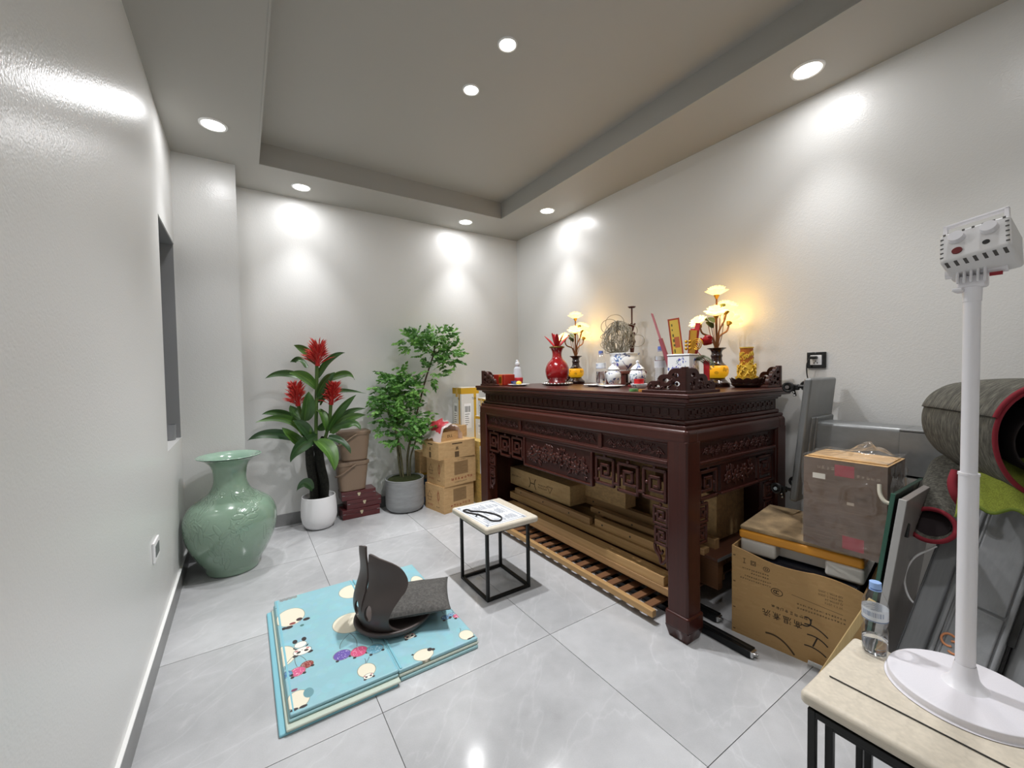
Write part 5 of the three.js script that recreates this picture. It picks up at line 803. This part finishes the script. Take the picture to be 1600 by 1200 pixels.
{ // far end: red vase on a silver dish, small white figure, red package
  const dish = G('silver_dish', 'ornate silver dish under the red vase', 'dish', [2.06, T0, -2.48]); P(dish, 'plate', lathe([[0, 0], [0.09, 0], [0.12, 0.012], [0.118, 0.016], [0.085, 0.007], [0, 0.006]], 48), mat.steel); P(dish, 'beaded_rim', mg([...Array(26)].map((_, k) => sph(0.012, 0.11 * Math.cos(k * 0.2417), 0.014, 0.11 * Math.sin(k * 0.2417), 1, 0.8, 1, 8))), mat.steel);
  const rv = G('red_vase', 'glossy red vase with narrow neck topped by red petals, far half of the altar', 'vase', [2.06, T0 + 0.0065, -2.48]);
  P(rv, 'body', lathe(spl([[0, 0], [0.06, 0], [0.066, 0.02], [0.088, 0.07], [0.092, 0.12], [0.075, 0.165], [0.045, 0.2], [0.036, 0.23], [0.04, 0.26], [0.056, 0.29], [0.05, 0.29], [0.03, 0.25], [0, 0.24]], 50), 40), M({ color: 0x840f14, roughness: 0.18, clearcoat: 0.5 }));
  P(rv, 'gold_collar', lathe([[0.057, 0.284], [0.06, 0.29], [0.057, 0.297], [0.05, 0.293]], 30), M({ color: 0x6a5220, roughness: 0.4, metalness: 0.7 })); const rp = []; for (let k = 0; k < 9; k++) rp.push(petalShell(0.12 + 0.02 * (k % 3), 0.035, 0.02).rotateX(0.12 + 0.35 * (k % 3)).rotateY(k * 0.7).translate(0, 0.27, 0)); P(rv, 'red_petals', mg(rp), mat.red);
  const wf = G('porcelain_figure', 'small pale porcelain figure at the far left of the altar', 'figurine', [1.955, T0, -2.88]); P(wf, 'robe', lathe(spl([[0, 0], [0.042, 0], [0.046, 0.02], [0.044, 0.07], [0.036, 0.11], [0.03, 0.14], [0.014, 0.155], [0, 0.157]], 30), 28).scale(1, 1, 0.85), M({ color: 0xb9bec6, roughness: 0.2, clearcoat: 0.5 })); P(wf, 'head', mg(sph(0.021, 0, 0.175, 0, 1, 1.15, 1), sph(0.012, 0, 0.2, -0.004)), M({ color: 0xc6cace, roughness: 0.2, clearcoat: 0.5 }));
  const rc = G('red_cup', 'small red cup beside the pale porcelain figure', 'cup', [1.9, T0, -2.78]); P(rc, 'cup_body', lathe(spl([[0, 0], [0.02, 0], [0.032, 0.03], [0.034, 0.058], [0.03, 0.058], [0.026, 0.02], [0, 0.01]], 20), 28), M({ color: 0xb02a33, roughness: 0.25 })); P(rc, 'foot', cyl(0.024, 0.027, 0.006, 24, 0, 0.003, 0), mat.porcelain);
  const bc = G('blue_cup', 'small dark blue bowl at the front of the altar near the red cup', 'bowl', [1.82, T0, -2.71]); P(bc, 'bowl_body', lathe(spl([[0, 0], [0.018, 0], [0.036, 0.018], [0.04, 0.034], [0.036, 0.034], [0.03, 0.018], [0, 0.008]], 20), 28), M({ color: 0x27305e, roughness: 0.2, clearcoat: 0.4 })); P(bc, 'foot', cyl(0.02, 0.022, 0.004, 24, 0, 0.002, 0), mat.porcelain);
  const rp2 = G('gift_package', 'red and orange wrapped package at the far left corner of the altar', 'package', [1.82, T0, -2.88], 0.1); P(rp2, 'box', rb(0.11, 0.09, 0.15, 0.006, 0, 0.045, 0), M({ color: 0x8e2418, roughness: 0.35 })); P(rp2, 'orange_band', rb(0.112, 0.092, 0.05, 0.006, 0, 0.0455, 0.02), M({ color: 0xb9602a, roughness: 0.4 })); P(rp2, 'gold_label', box(0.002, 0.05, 0.035, -0.0565, 0.045, 0.02), mat.gold);
  const yf = G('yellow_fruit', 'small yellow fruit on the white plate at the far end', 'fruit', [1.79, T0 + 0.0055, -2.62]); P(yf, 'skin', sph(0.02, 0, 0.017, 0, 1.2, 0.85, 1), M({ color: 0xc9a92b, roughness: 0.5 })); P(yf, 'stem', cyl(0.002, 0.002, 0.008, 6, 0, 0.037, 0), M({ color: 0x4a3a1e, roughness: 0.8 }));
}

// ---------- clutter beside the altar on the right ----------
{ // open carton, printed upside down, with a foam cooler in it
  const W = 0.49, D = 0.5, H = 0.42, g = G('open_carton', 'large open brown carton with upside-down black print beside the altar leg', 'box', [2.223, 0, -0.838], 0.143); seed = 61;
  const print = kraftPaint(1024, 880, (c, w, h) => {
    const ink = '#33261a', at = (u, v) => [u * w, v * h], flip = (u, v, fn) => { c.save(); c.translate(u * w, v * h); c.rotate(PI); fn(); c.restore(); };
    c.strokeStyle = c.fillStyle = ink; c.lineWidth = 5; c.strokeRect(...at(0.17, 0.12), 40, 40); c.strokeRect(0.17 * w + 9, 0.12 * h + 9, 22, 22); c.beginPath(); c.ellipse(...at(0.3, 0.165), 26, 22, 0, 0, 7); c.stroke(); c.strokeRect(0.3 * w - 10, 0.165 * h - 8, 20, 16); c.beginPath(); c.moveTo(...at(0.1, 0.115)); c.lineTo(...at(0.125, 0.115)); c.moveTo(...at(0.112, 0.115)); c.lineTo(...at(0.112, 0.165)); c.moveTo(...at(0.1, 0.165)); c.lineTo(...at(0.125, 0.165)); c.stroke();
    for (const [u, v, n, s] of [[0.32, 0.235, 12, 17], [0.32, 0.27, 8, 17], [0.34, 0.315, 12, 17], [0.34, 0.35, 14, 17]]) flip(u, v, () => lines(c, 0, 0, s, n, ink));
    c.lineWidth = 6; c.beginPath(); c.ellipse(...at(0.385, 0.375), 46, 32, 0, 0, 7); c.stroke(); c.lineWidth = 8; for (const dx of [-12, 8]) { c.beginPath(); c.arc(0.385 * w + dx, 0.375 * h, 14, -2.3 + PI, 2.3 + PI); c.stroke(); }
    for (let k = 0; k < 4; k++) flip(0.86, 0.2 + k * 0.035, () => { c.fillStyle = ink; c.font = '24px sans-serif'; c.fillText(['GB 4706.1-2005', 'GB 4343.1-2009', 'Q 20706.24', 'YT 1.1-2013'][k].slice(0, 14), 0, 0); });
    c.lineWidth = 3; c.beginPath(); c.moveTo(...at(0.5, 0.345)); c.lineTo(...at(0.86, 0.38)); c.stroke();
    flip(0.88, 0.43, () => lines(c, 0, 0, 18, 17, ink)); flip(0.88, 0.47, () => lines(c, 0, 0, 18, 17, ink));
    flip(0.66, 0.56, () => lines(c, 0, 0, 32, 9, ink));
    flip(0.58, 0.675, () => { c.strokeStyle = ink; ['gao', 'wen', 'zhu', 'xi'].forEach((n, k) => sign(c, SIGN[n], k * 84, 0, 66, 6)); });
    c.strokeStyle = '#2b2320'; c.lineWidth = 11; c.lineCap = 'round'; c.beginPath(); c.moveTo(...at(0.6, 0.53)); c.bezierCurveTo(...at(0.66, 0.5), ...at(0.66, 0.64), ...at(0.58, 0.62)); c.moveTo(...at(0.6, 0.6)); c.quadraticCurveTo(...at(0.68, 0.58), ...at(0.76, 0.66)); c.moveTo(...at(0.62, 0.7)); c.quadraticCurveTo(...at(0.7, 0.68), ...at(0.76, 0.75)); c.moveTo(...at(0.69, 0.7)); c.lineTo(...at(0.66, 0.8)); c.moveTo(...at(0.6, 0.82)); c.quadraticCurveTo(...at(0.68, 0.8), ...at(0.75, 0.86)); c.stroke();
    c.lineWidth = 16; c.strokeStyle = '#4a3a28'; c.beginPath(); c.moveTo(...at(0.3, 0.86)); c.quadraticCurveTo(...at(0.42, 0.82), ...at(0.52, 0.97)); c.stroke();
    for (const v of [0.1, 0.4, 0.7, 0.95]) { c.fillStyle = 'rgba(70,50,28,0.7)'; c.fillRect(12, v * h, 22, 12); }
  }, [184, 148, 98]);
  const s = new THREE.Shape(); s.moveTo(-W / 2, 0); s.lineTo(W / 2, 0); s.lineTo(W / 2, 0.372); s.quadraticCurveTo(W * 0.36, 0.4, W * 0.16, 0.395); s.quadraticCurveTo(-W * 0.1, 0.372, -W * 0.3, 0.4); s.lineTo(-W / 2, H); s.closePath();
  const fr = nonIdx(new THREE.ExtrudeGeometry(s, { depth: 0.006, bevelEnabled: false, curveSegments: 16 })), p = fr.attributes.position, uv = fr.attributes.uv; for (let i = 0; i < p.count; i++) uv.setXY(i, p.getX(i) / W + 0.5, p.getY(i) / H);
  P(g, 'front_wall', fr.rotateY(-PI / 2).translate(-D / 2 + 0.006, 0, 0), M({ map: print, roughness: 0.85 }));
  const k2 = M({ map: noisy([158, 124, 80], 0.16, 0.4, 10), roughness: 0.9 });
  P(g, 'side_wall', uvm(box(D - 0.008, H, 0.006, 0.003, H / 2, -W / 2 + 0.003)), k2); P(g, 'side_wall', uvm(box(D - 0.008, 0.37, 0.006, 0.003, 0.185, W / 2 - 0.003)), k2); P(g, 'back_wall', uvm(box(0.006, H, W - 0.013, D / 2 - 0.003, H / 2, 0)), k2); P(g, 'bottom', uvm(box(D - 0.014, 0.005, W - 0.014, 0, 0.0026, 0)), k2);
  P(g, 'torn_flap', shell((u, v) => V(-D / 2 - 0.01 - 0.03 * v * v, 0.004 + 0.035 * v, 0.06 + 0.05 * u + 0.01 * v), 4, 4, 0.002), mat.paperWhite);
  const co = G('foam_cooler', 'white and orange foam cooler sitting in the open carton', 'cooler', [2.25, 0.006, -0.842], 0.143), foam = M({ color: 0xe9e6df, roughness: 0.8 });
  P(co, 'box', uvm(mg(rb(0.42, 0.36, 0.44, 0.02, 0, 0.18, 0, 3))), M({ color: 0x2b3140, roughness: 0.4 })); P(co, 'white_rim', mg(rb(0.43, 0.07, 0.15, 0.014, 0, 0.405, -0.155, 3), rb(0.43, 0.07, 0.13, 0.014, 0, 0.405, 0.168, 3), rb(0.36, 0.07, 0.3, 0.006, 0.035, 0.405, 0, 2)), foam); P(co, 'orange_lid', rb(0.445, 0.042, 0.468, 0.012, 0, 0.46, 0, 3), M({ color: 0xe39a2c, roughness: 0.5 }));
  const sheet = T('brown_board', uvm(rb(0.44, 0.02, 0.46, 0.008, 0, 0.01, 0, 2)), M({ map: noisy([164, 140, 106], 0.3, 0.4, 8), roughness: 0.95 }), 'dusty brown board lying on top of the orange cooler lid', 'board', null, [2.25, 0.4875, -0.842]); sheet.rotation.y = 0.143;
}
{ // carton wrapped in clear film
  seed = 73; const g = G('wrapped_carton', 'brown carton wrapped in crinkled clear plastic on top of the cooler', 'box', [2.155, 0.508, -0.645], 0.03); g.rotation.x = 0.0;
  const art = kraftPaint(512, 640, (c, w, h) => { for (let i = 0; i < 60; i++) { c.fillStyle = `rgba(150,125,105,${rr(.2, .5)})`; c.fillRect(rr(20, w * 0.6), rr(90, h - 60), rr(20, 160), 3); } c.fillStyle = '#a33a44'; c.fillRect(w * 0.4, 30, 120, 80); c.fillRect(w * 0.5, h - 120, 130, 90); c.fillStyle = '#e6e2d8'; c.fillRect(w * 0.12, 110, 84, 38); lines(c, 90, 50, 26, 4, '#9c8a78'); lines(c, w * 0.66, 80, 24, 5, '#9c8a78'); c.fillStyle = '#b8a998'; c.fillRect(w * 0.55, 280, 44, 20); }, [104, 82, 66]);
  const dk = M({ map: noisy([104, 82, 66], 0.2, 0.3, 8), roughness: 0.6, clearcoat: 0.3 });
  P(g, 'carton_body', new THREE.BoxGeometry(0.25, 0.375, 0.275).translate(0, 0.1875, 0), [dk, M({ map: art, roughness: 0.6 }), kraftMat, dk, dk, dk]);
  const film = M({ color: 0xfbfaf8, roughness: 0.12, transmission: 0.96, thickness: 0 });
  const wr = (u, v) => 0.012 * fbm(u * 0.5 + 0.13, v * 0.5 + 0.4, 14, 14, 3) + 0.014 * Math.pow(1 - Math.abs(2 * fbm(u * 0.5, v * 0.5, 6, 9, 2) - 1), 6);
  P(g, 'film_front', skin((u, v) => V(-0.1265 - wr(u, v), 0.375 * v, -0.139 + 0.278 * u), 40, 50), film);
  P(g, 'film_side', skin((u, v) => V(-0.126 + 0.25 * u, 0.375 * v, 0.139 + wr(u + 0.3, v)), 30, 40), film);
  P(g, 'film_top', skin((u, v) => V(-0.135 + 0.27 * u, 0.379 + 0.02 * fbm(u * 0.5, v * 0.5, 10, 10, 3) + 0.05 * Math.exp(-((u - 0.5) ** 2 + (v - 0.68) ** 2) * 16) * (0.5 + fbm(v * 0.5, u * 0.5, 14, 14, 2)), -0.142 + 0.284 * v), 40, 40), film);
  P(g, 'folded_flap', uvm(mg(box(0.2, 0.004, 0.26, 0, 0.378, 0))), kraftMat);
  const hk = G('curved_hook', 'curved cream plastic hook hung on the right edge of the wrapped carton', 'hook'); P(hk, 'grip', tube([[2.005, 0.82, -0.52], [1.995, 0.785, -0.515], [1.99, 0.762, -0.5], [1.995, 0.758, -0.48], [2.0, 0.775, -0.47]], 0.007, 24, 8), M({ color: 0xcfc9b8, roughness: 0.4 })); rebase(hk, [2.0, 0.75, -0.5]);
  carton('cardboard_box', 'plain carton behind the wrapped one, under the grey column', [2.41, 0.508, -0.69], 0.24, 0.285, 0.26, 0, {});
}
{ // mobile pedestal lying on its side: base plate with castors, telescopic column
  const g = G('pedestal_base', 'grey metal pedestal lying sideways with a plate base and castors', 'pedestal'), m = mat.greyMetal;
  const pl = new THREE.Group(); const tilt = 0.1, M4 = new THREE.Matrix4().makeRotationX(tilt).setPosition(2.465, 0.9, -0.905), put = geo => geo.applyMatrix4(M4);
  P(g, 'base_plate', put(mg(rb(0.31, 0.63, 0.035, 0.012, 0, 0, 0, 3))), m);
  P(g, 'stamped_step', put(mg(rb(0.25, 0.4, 0.012, 0.006, 0.02, -0.08, 0.02, 2), rb(0.2, 0.3, 0.012, 0.006, 0.03, -0.03, 0.028, 2))), m);
  P(g, 'inner_column', rb(0.16, 0.19, 0.36, 0.022, 2.48, 0.9, -0.705, 4), m); P(g, 'outer_column', mg(rb(0.18, 0.014, 0.19, 0.003, 2.475, 0.985, -0.46), rb(0.014, 0.205, 0.19, 0.003, 2.392, 0.885, -0.46), rb(0.014, 0.205, 0.19, 0.003, 2.558, 0.885, -0.46), rb(0.18, 0.014, 0.19, 0.003, 2.475, 0.79, -0.46)), m);
  P(g, 'bolt', mg(cyl(0.007, 0.007, 0.006, 12).rotateZ(PI / 2).translate(2.383, 0.955, -0.385), cyl(0.005, 0.005, 0.006, 12).rotateZ(PI / 2).translate(2.383, 0.81, -0.385)), mat.steel);
  for (const [x, y] of [[2.37, 1.17], [2.37, 0.63], [2.58, 1.17], [2.58, 0.63]]) {
    const zz = -0.93 - (1.17 - y) * 0.1 + 0.02, c = P(g, 'castor', mg(rod([x, y, zz], [x, y, zz - 0.03], 0.009), rb(0.02, 0.03, 0.045, 0.006, x, y - 0.004, zz - 0.045), rod([x, y - 0.01, zz - 0.05], [x, y - 0.05, zz - 0.04], 0.006)), mat.black);
    P(c, 'wheel', mg(new THREE.TorusGeometry(0.022, 0.007, 10, 24).rotateY(PI / 2).translate(x - 0.014, y - 0.004, zz - 0.068), cyl(0.02, 0.02, 0.012, 20).rotateZ(PI / 2).translate(x + 0.008, y - 0.004, zz - 0.068)), mat.black); P(c, 'wheel_hub', mg(cyl(0.009, 0.009, 0.022, 16).rotateZ(PI / 2).translate(x - 0.014, y - 0.004, zz - 0.068), sph(0.006, x - 0.008, y - 0.03, zz - 0.046), sph(0.006, x - 0.008, y - 0.046, zz - 0.042)), mat.steel);
  }
  rebase(g, [2.475, 0.58, -0.7]);
}
{ // glass sheet, grey board, stick
  const lean = (x0, x1, h, t, zb, zt) => { const a = Math.atan2(zt - zb, h), L = Math.hypot(h, zt - zb); return rb(x1 - x0, L, t, 0.002, (x0 + x1) / 2, 0, 0, 1).translate(0, L / 2, 0).rotateX(a).translate(0, 0.002, zb); };
  const gs = G('glass_sheet', 'dark green glass sheet standing on edge beside the cartons', 'glass sheet'); P(gs, 'pane', lean(1.84, 2.18, 0.83, 0.012, -0.538, -0.44), M({ color: 0x173428, roughness: 0.08, clearcoat: 0.5 })); P(gs, 'polished_edge', lean(1.836, 1.842, 0.832, 0.013, -0.538, -0.44), M({ color: 0x2c5747, roughness: 0.2 })); rebase(gs, [2.01, 0, -0.52]);
  const bd = G('laminate_board', 'grey laminated board leaning right behind the green glass sheet', 'board'); P(bd, 'panel_face', lean(1.84, 2.24, 0.815, 0.02, -0.514, -0.415), M({ map: noisy([128, 122, 118], 0.1, 0.4, 6), roughness: 0.35 })); P(bd, 'edge_strip', lean(1.834, 1.842, 0.817, 0.021, -0.514, -0.415), M({ color: 0xa9a8a6, roughness: 0.35 })); P(bd, 'handle_slot', rb(0.05, 0.014, 0.012, 0.004).rotateZ(1.2).translate(1.9, 0.7, -0.418), mat.black); rebase(bd, [2.04, 0, -0.5]);
  T('wooden_stick', uvm(bar([1.775, 0.012, -0.66], [1.815, 0.45, -0.485], 0.014, 0.022)), M({ map: wood([186, 158, 106], [212, 188, 138], 0.4, 0.05), roughness: 0.6 }), 'pale wooden stick leaning in front of the glass sheet', 'stick');
  const cab = G('white_cable', 'loop of white cable hanging against the grey plastic case', 'cable'); P(cab, 'cable', tube([[2.06, 0.62, -0.375], [2.03, 0.56, -0.43], [2.0, 0.48, -0.445], [1.985, 0.42, -0.42], [1.985, 0.415, -0.385]], 0.004, 40, 6), mat.white); P(cab, 'cable_end', rod([1.985, 0.415, -0.385], [1.985, 0.405, -0.37], 0.006), mat.white); rebase(cab, [2.0, 0.4, -0.41]);
}
{ // two folded plastic tables leaning towards the wall
  const d = V(0.466, 0.869, 0.155).normalize(), w = V(0, 0, 1).addScaledVector(d, -d.z).normalize(), n = w.clone().cross(d);
  const frame = o => new THREE.Matrix4().makeBasis(w, d, n).setPosition(...o);
  const gp = M({ map: noisy([134, 136, 138], 0.07, 0.4, 5), roughness: 0.38 }), gd = M({ color: 0x595b5d, roughness: 0.5 });
  const a = G('folding_table', 'grey folded plastic table case with tan handle and orange emblem', 'folding table'), A = frame([1.735, 0.045, -0.412]), pa = (n_, g_, m_, l_) => P(a, n_, g_.applyMatrix4(A), m_, l_);
  pa('case_body', rb(0.15, 0.95, 0.05, 0.016, 0.075, 0.475, -0.025, 3), gp); pa('raised_panel', mg(rb(0.1, 0.29, 0.012, 0.008, 0.08, 0.155, 0.002, 2), rb(0.1, 0.2, 0.012, 0.008, 0.08, 0.407, 0.002, 2), rb(0.1, 0.42, 0.012, 0.008, 0.08, 0.722, 0.002, 2)), gp);
  pa('side_rib', mg(rb(0.012, 0.93, 0.016, 0.005, 0.012, 0.475, 0.0, 2), rb(0.008, 0.93, 0.014, 0.004, 0.027, 0.475, 0.0, 2), rb(0.012, 0.93, 0.016, 0.005, 0.14, 0.475, 0.0, 2)), gp);
  pa('lower_half', rb(0.075, 0.86, 0.04, 0.012, 0.193, 0.43, -0.045, 3), gp); pa('hinge_gap', mg(box(0.006, 0.88, 0.03, 0.1535, 0.45, -0.022), box(0.014, 0.16, 0.02, 0.156, 0.52, -0.012), box(0.014, 0.14, 0.02, 0.156, 0.2, -0.012)), mat.black);
  pa('carry_handle', rb(0.08, 0.034, 0.022, 0.012, 0.082, 0.9, 0.006, 3), M({ color: 0xb99f66, roughness: 0.5 })); pa('latch_hole', cyl(0.008, 0.008, 0.004, 16).rotateX(PI / 2).translate(0.052, 0.85, 0.0085), mat.black);
  const arc = (x, y, s, r) => new THREE.TorusGeometry(0.017, 0.0032, 6, 24, 4.4).rotateZ(s > 0 ? 0.95 : 0.95 + PI).scale(1, 1.1, 0.5).translate(x, y, 0.0092); pa('emblem_sticker', mg(arc(0.04, 0.376, 1), arc(0.056, 0.36, -1)), M({ color: 0xd08a5e, roughness: 0.5 }), 'orange emblem of two interlocked rings');
  rebase(a, [1.75, 0, -0.3]);
  const b = G('folding_table', 'plain grey folded table slab left of the case with the emblem', 'folding table'), B = frame([1.75, 0.03, -0.482]), pb = (n_, g_, m_) => P(b, n_, g_.applyMatrix4(B), m_);
  pb('table_slab', rb(0.062, 0.93, 0.05, 0.01, 0.031, 0.465, -0.03, 3), gp); pb('edge_strip', rb(0.006, 0.92, 0.03, 0.002, 0.0005, 0.465, -0.02, 1), gd); pb('corner_cap', mg(rb(0.066, 0.05, 0.054, 0.008, 0.031, 0.91, -0.03, 2), rb(0.066, 0.05, 0.054, 0.008, 0.031, 0.022, -0.03, 2)), gd);
  rebase(b, [1.78, 0, -0.45]);
}
{ // rolled carpet and green towel
  const g = G('rolled_carpet', 'loosely rolled dark grey carpet with red edge on top of the pile', 'carpet'), fuzz = M({ map: noisy([92, 90, 82], 0.5, 0.25, 20), roughness: 1, bumpMap: bumpFabric, bumpScale: 0.003 }), redE = M({ color: 0x7d1a28, roughness: 0.9 }), inner = M({ color: 0x1a1012, roughness: 1 });  // inner: near-black colour paints the deep shade inside the roll
  const N = V(2.045, 1.03, -0.1), d = V(0.745, 0.05, -0.665).normalize(), s = V(0, 1, 0).cross(d).normalize(), u2 = d.clone().cross(s), L = 0.38;
  const at = (ang, t, r) => N.clone().addScaledVector(d, t).addScaledVector(s, Math.cos(ang) * r).addScaledVector(u2, Math.sin(ang) * r);
  const rad = (a, t) => (0.19 - 0.010 * a / 6.28) * (1 + 0.035 * Math.sin(a * 2 + 1) + 0.03 * Math.sin(a * 3)) * (1 - 0.22 * Math.pow(t / L, 2)) * (t / L > 0.96 ? 0.97 : 1);
  P(g, 'pile_side', shell((u, v) => at(u * 9.2 + 0.4, v * L, rad(u * 9.2, v * L)), 110, 16, 0.006), fuzz);
  P(g, 'shaded_backing', shell((u, v) => at(u * 9.2 + 0.4, v * L, rad(u * 9.2, v * L) - 0.0065), 110, 8, 0.004), inner);
  P(g, 'shaded_inner_turn', shell((u, v) => at(u * 6.1 + 2.2, 0.03 + v * (L - 0.04), (0.125 - 0.03 * u) * (1 - 0.2 * v)), 60, 8, 0.008), inner); P(g, 'shade_cap', shell((u, v) => at(u * 6.283, L - 0.02 + 0.012 * v, 0.012 + (1 - v) * 0.13), 40, 4, 0.004), inner);  // near-black cap added at the far end to keep the opening dark
  const e = []; for (let k = 0; k <= 90; k++) { const a = k / 90 * 9.2; e.push(at(a + 0.4, -0.002, rad(a, 0) - 0.003)); } P(g, 'bound_edge', tube(e, 0.007, 180, 6), redE);
  const hx = (u, v) => { const a = u * 2 * PI, c = V(2.03, 0.7, -0.385).lerp(V(2.2, 0.88, -0.36), v); return c.add(V(0.03 * Math.sin(a), 0.05 * Math.sin(a), 0.062 * Math.cos(a))); };
  P(g, 'hanging_end', shell(hx, 30, 10, 0.006), fuzz); const e2 = []; for (let k = 0; k < 30; k++) e2.push(hx(k / 30, 0)); P(g, 'bound_edge', tube(e2, 0.008, 60, 6, true), redE); P(g, 'bound_edge', tube([[2.06, 0.9, -0.33], [2.04, 0.86, -0.335], [2.03, 0.82, -0.325], [2.05, 0.79, -0.315]], 0.014, 16, 8), redE);
  P(g, 'inner_lining', shell((u, v) => hx(u, 0.03 + 0.9 * v).lerp(V(2.03 + 0.17 * (0.03 + 0.9 * v), 0.7 + 0.18 * (0.03 + 0.9 * v), -0.385), 0.2), 24, 6, 0.003), inner);
  rebase(g, [2.2, 0.65, -0.3]);
  const tw = G('green_towel', 'lime green towel draped over the top of the grey case', 'towel', [2.04, 0.825, -0.2]), f = (u, v) => { const x = (u - 0.5) * 0.2, z = (v - 0.5) * 0.22; return V(x, 0.075 + 0.6 * x - 0.1 * Math.max(0, -x - 0.04) * 6 + 0.014 * Math.sin(v * 14 + u * 4) + 0.02 * fbm(u * 0.5, v * 0.5, 8, 8, 2) - Math.max(0, -z - 0.06) * 0.7, z); };
  P(tw, 'cloth', shell(f, 36, 36, 0.007), M({ map: noisy([150, 162, 62], 0.25, 0.2, 30), roughness: 1, bumpMap: bumpFabric, bumpScale: 0.003 })); P(tw, 'hem', tube([...Array(20)].map((_, k) => f(0.005, k / 19).add(V(-0.003, 0, 0))), 0.005, 40, 6), M({ color: 0x5f6f26, roughness: 1 }));
}
{ // white stand with a boxy head
  const g = G('pole_stand', 'white pole stand with round base and boxy head with two knobs', 'stand', [1.468, 0.4525, -0.214]), wp = M({ color: 0xe9e8ec, roughness: 0.38 });
  P(g, 'round_base', lathe(spl([[0, 0], [0.136, 0], [0.142, 0.004], [0.142, 0.016], [0.137, 0.021], [0.11, 0.0225], [0.06, 0.025], [0, 0.027]], 40), 72), M({ color: 0xf0eff2, roughness: 0.5, map: noisy([240, 239, 242], 0.06, 0.02, 32) }));
  P(g, 'pole_socket', lathe(spl([[0.048, 0.022], [0.04, 0.027], [0.026, 0.045], [0.02, 0.075], [0.0185, 0.08]], 16), 36), wp);
  P(g, 'pole', mg(cyl(0.0178, 0.0178, 0.5, 32, 0, 0.3, 0)), wp); P(g, 'pole', mg(cyl(0.0148, 0.0148, 0.47, 32, 0, 0.765, 0), cyl(0.019, 0.019, 0.006, 32, 0, 0.551, 0)), wp);
  P(g, 'swivel_collar', mg(cyl(0.017, 0.016, 0.034, 24, 0, 0.985, 0), rb(0.05, 0.008, 0.018, 0.003, -0.012, 0.996, -0.02)), wp);
  const h = new THREE.Group(); h.position.set(-0.005, 1.085, 0.012); h.rotation.order = 'YXZ'; h.rotation.set(-0.5, -1.72, 0.16);
  h.updateMatrix(); const put = geo => geo.applyMatrix4(h.matrix);
  const hd = P(g, 'device_head', put(rb(0.114, 0.088, 0.09, 0.008, 0, 0, 0, 3)), M({ color: 0xd9d8d8, roughness: 0.45 }));
  P(hd, 'knob', put(mg(cyl(0.0135, 0.015, 0.012, 24).rotateX(PI / 2).translate(-0.026, 0.018, 0.051))), wp); P(hd, 'knob', put(mg(cyl(0.0135, 0.015, 0.012, 24).rotateX(PI / 2).translate(0.026, 0.018, 0.051))), wp);
  P(hd, 'red_button', put(cyl(0.009, 0.009, 0.004, 20).rotateX(PI / 2).translate(-0.026, -0.02, 0.0455)), M({ color: 0x6e1f22, roughness: 0.4 })); P(hd, 'port', put(cyl(0.006, 0.006, 0.002, 16).rotateX(PI / 2).translate(0.02, -0.018, 0.0455)), mat.black);
  P(hd, 'vent_slot', put(mg([...Array(7)].map((_, k) => rb(0.006, 0.0015, 0.02, 0.0006, -0.046 + k * 0.0153, -0.0437, 0.03)), [...Array(7)].map((_, k) => rb(0.005, 0.006, 0.0015, 0.0006, -0.048 + k * 0.016, 0.0385, 0.0447)), [...Array(5)].map((_, k) => rb(0.006, 0.004, 0.0015, 0.0006, -0.052, -0.03 + k * 0.014, 0.0447)), [...Array(5)].map((_, k) => rb(0.006, 0.004, 0.0015, 0.0006, 0.052, -0.03 + k * 0.014, 0.0447)))), M({ color: 0x4a4846, roughness: 0.7 }));
  P(hd, 'carry_bracket', put(mg(rb(0.108, 0.008, 0.01, 0.002, 0, 0.075, 0.03), rb(0.008, 0.04, 0.01, 0.002, -0.05, 0.058, 0.03), rb(0.008, 0.04, 0.01, 0.002, 0.05, 0.058, 0.03))), wp);
  P(g, 'clamp', mg(rb(0.03, 0.03, 0.05, 0.006, 0, 1.015, 0), [...Array(5)].map((_, k) => rb(0.034, 0.045, 0.005, 0.002, -0.004, 1.035, -0.022 + k * 0.011)), rod([0, 1.04, -0.045], [0, 1.04, 0.055], 0.011, 20)), wp); P(g, 'red_mark', box(0.004, 0.008, 0.02, -0.011, 1.026, 0.038), M({ color: 0x9a2330, roughness: 0.5 }));
  bottle('clear half-empty water bottle with light blue cap on the nearest stool', [1.48, 0.4525, -0.39], 0.92, 0x93b4e6, 0.05, labA, 0.8);
  T('thin_rod', rod([1.268, 0.4545, -0.425], [1.268, 0.4545, -0.005], 0.0016, 8), mat.black, 'thin black rod lying along the seat of the nearest stool', 'rod');
}
renderer.render(scene, camera);
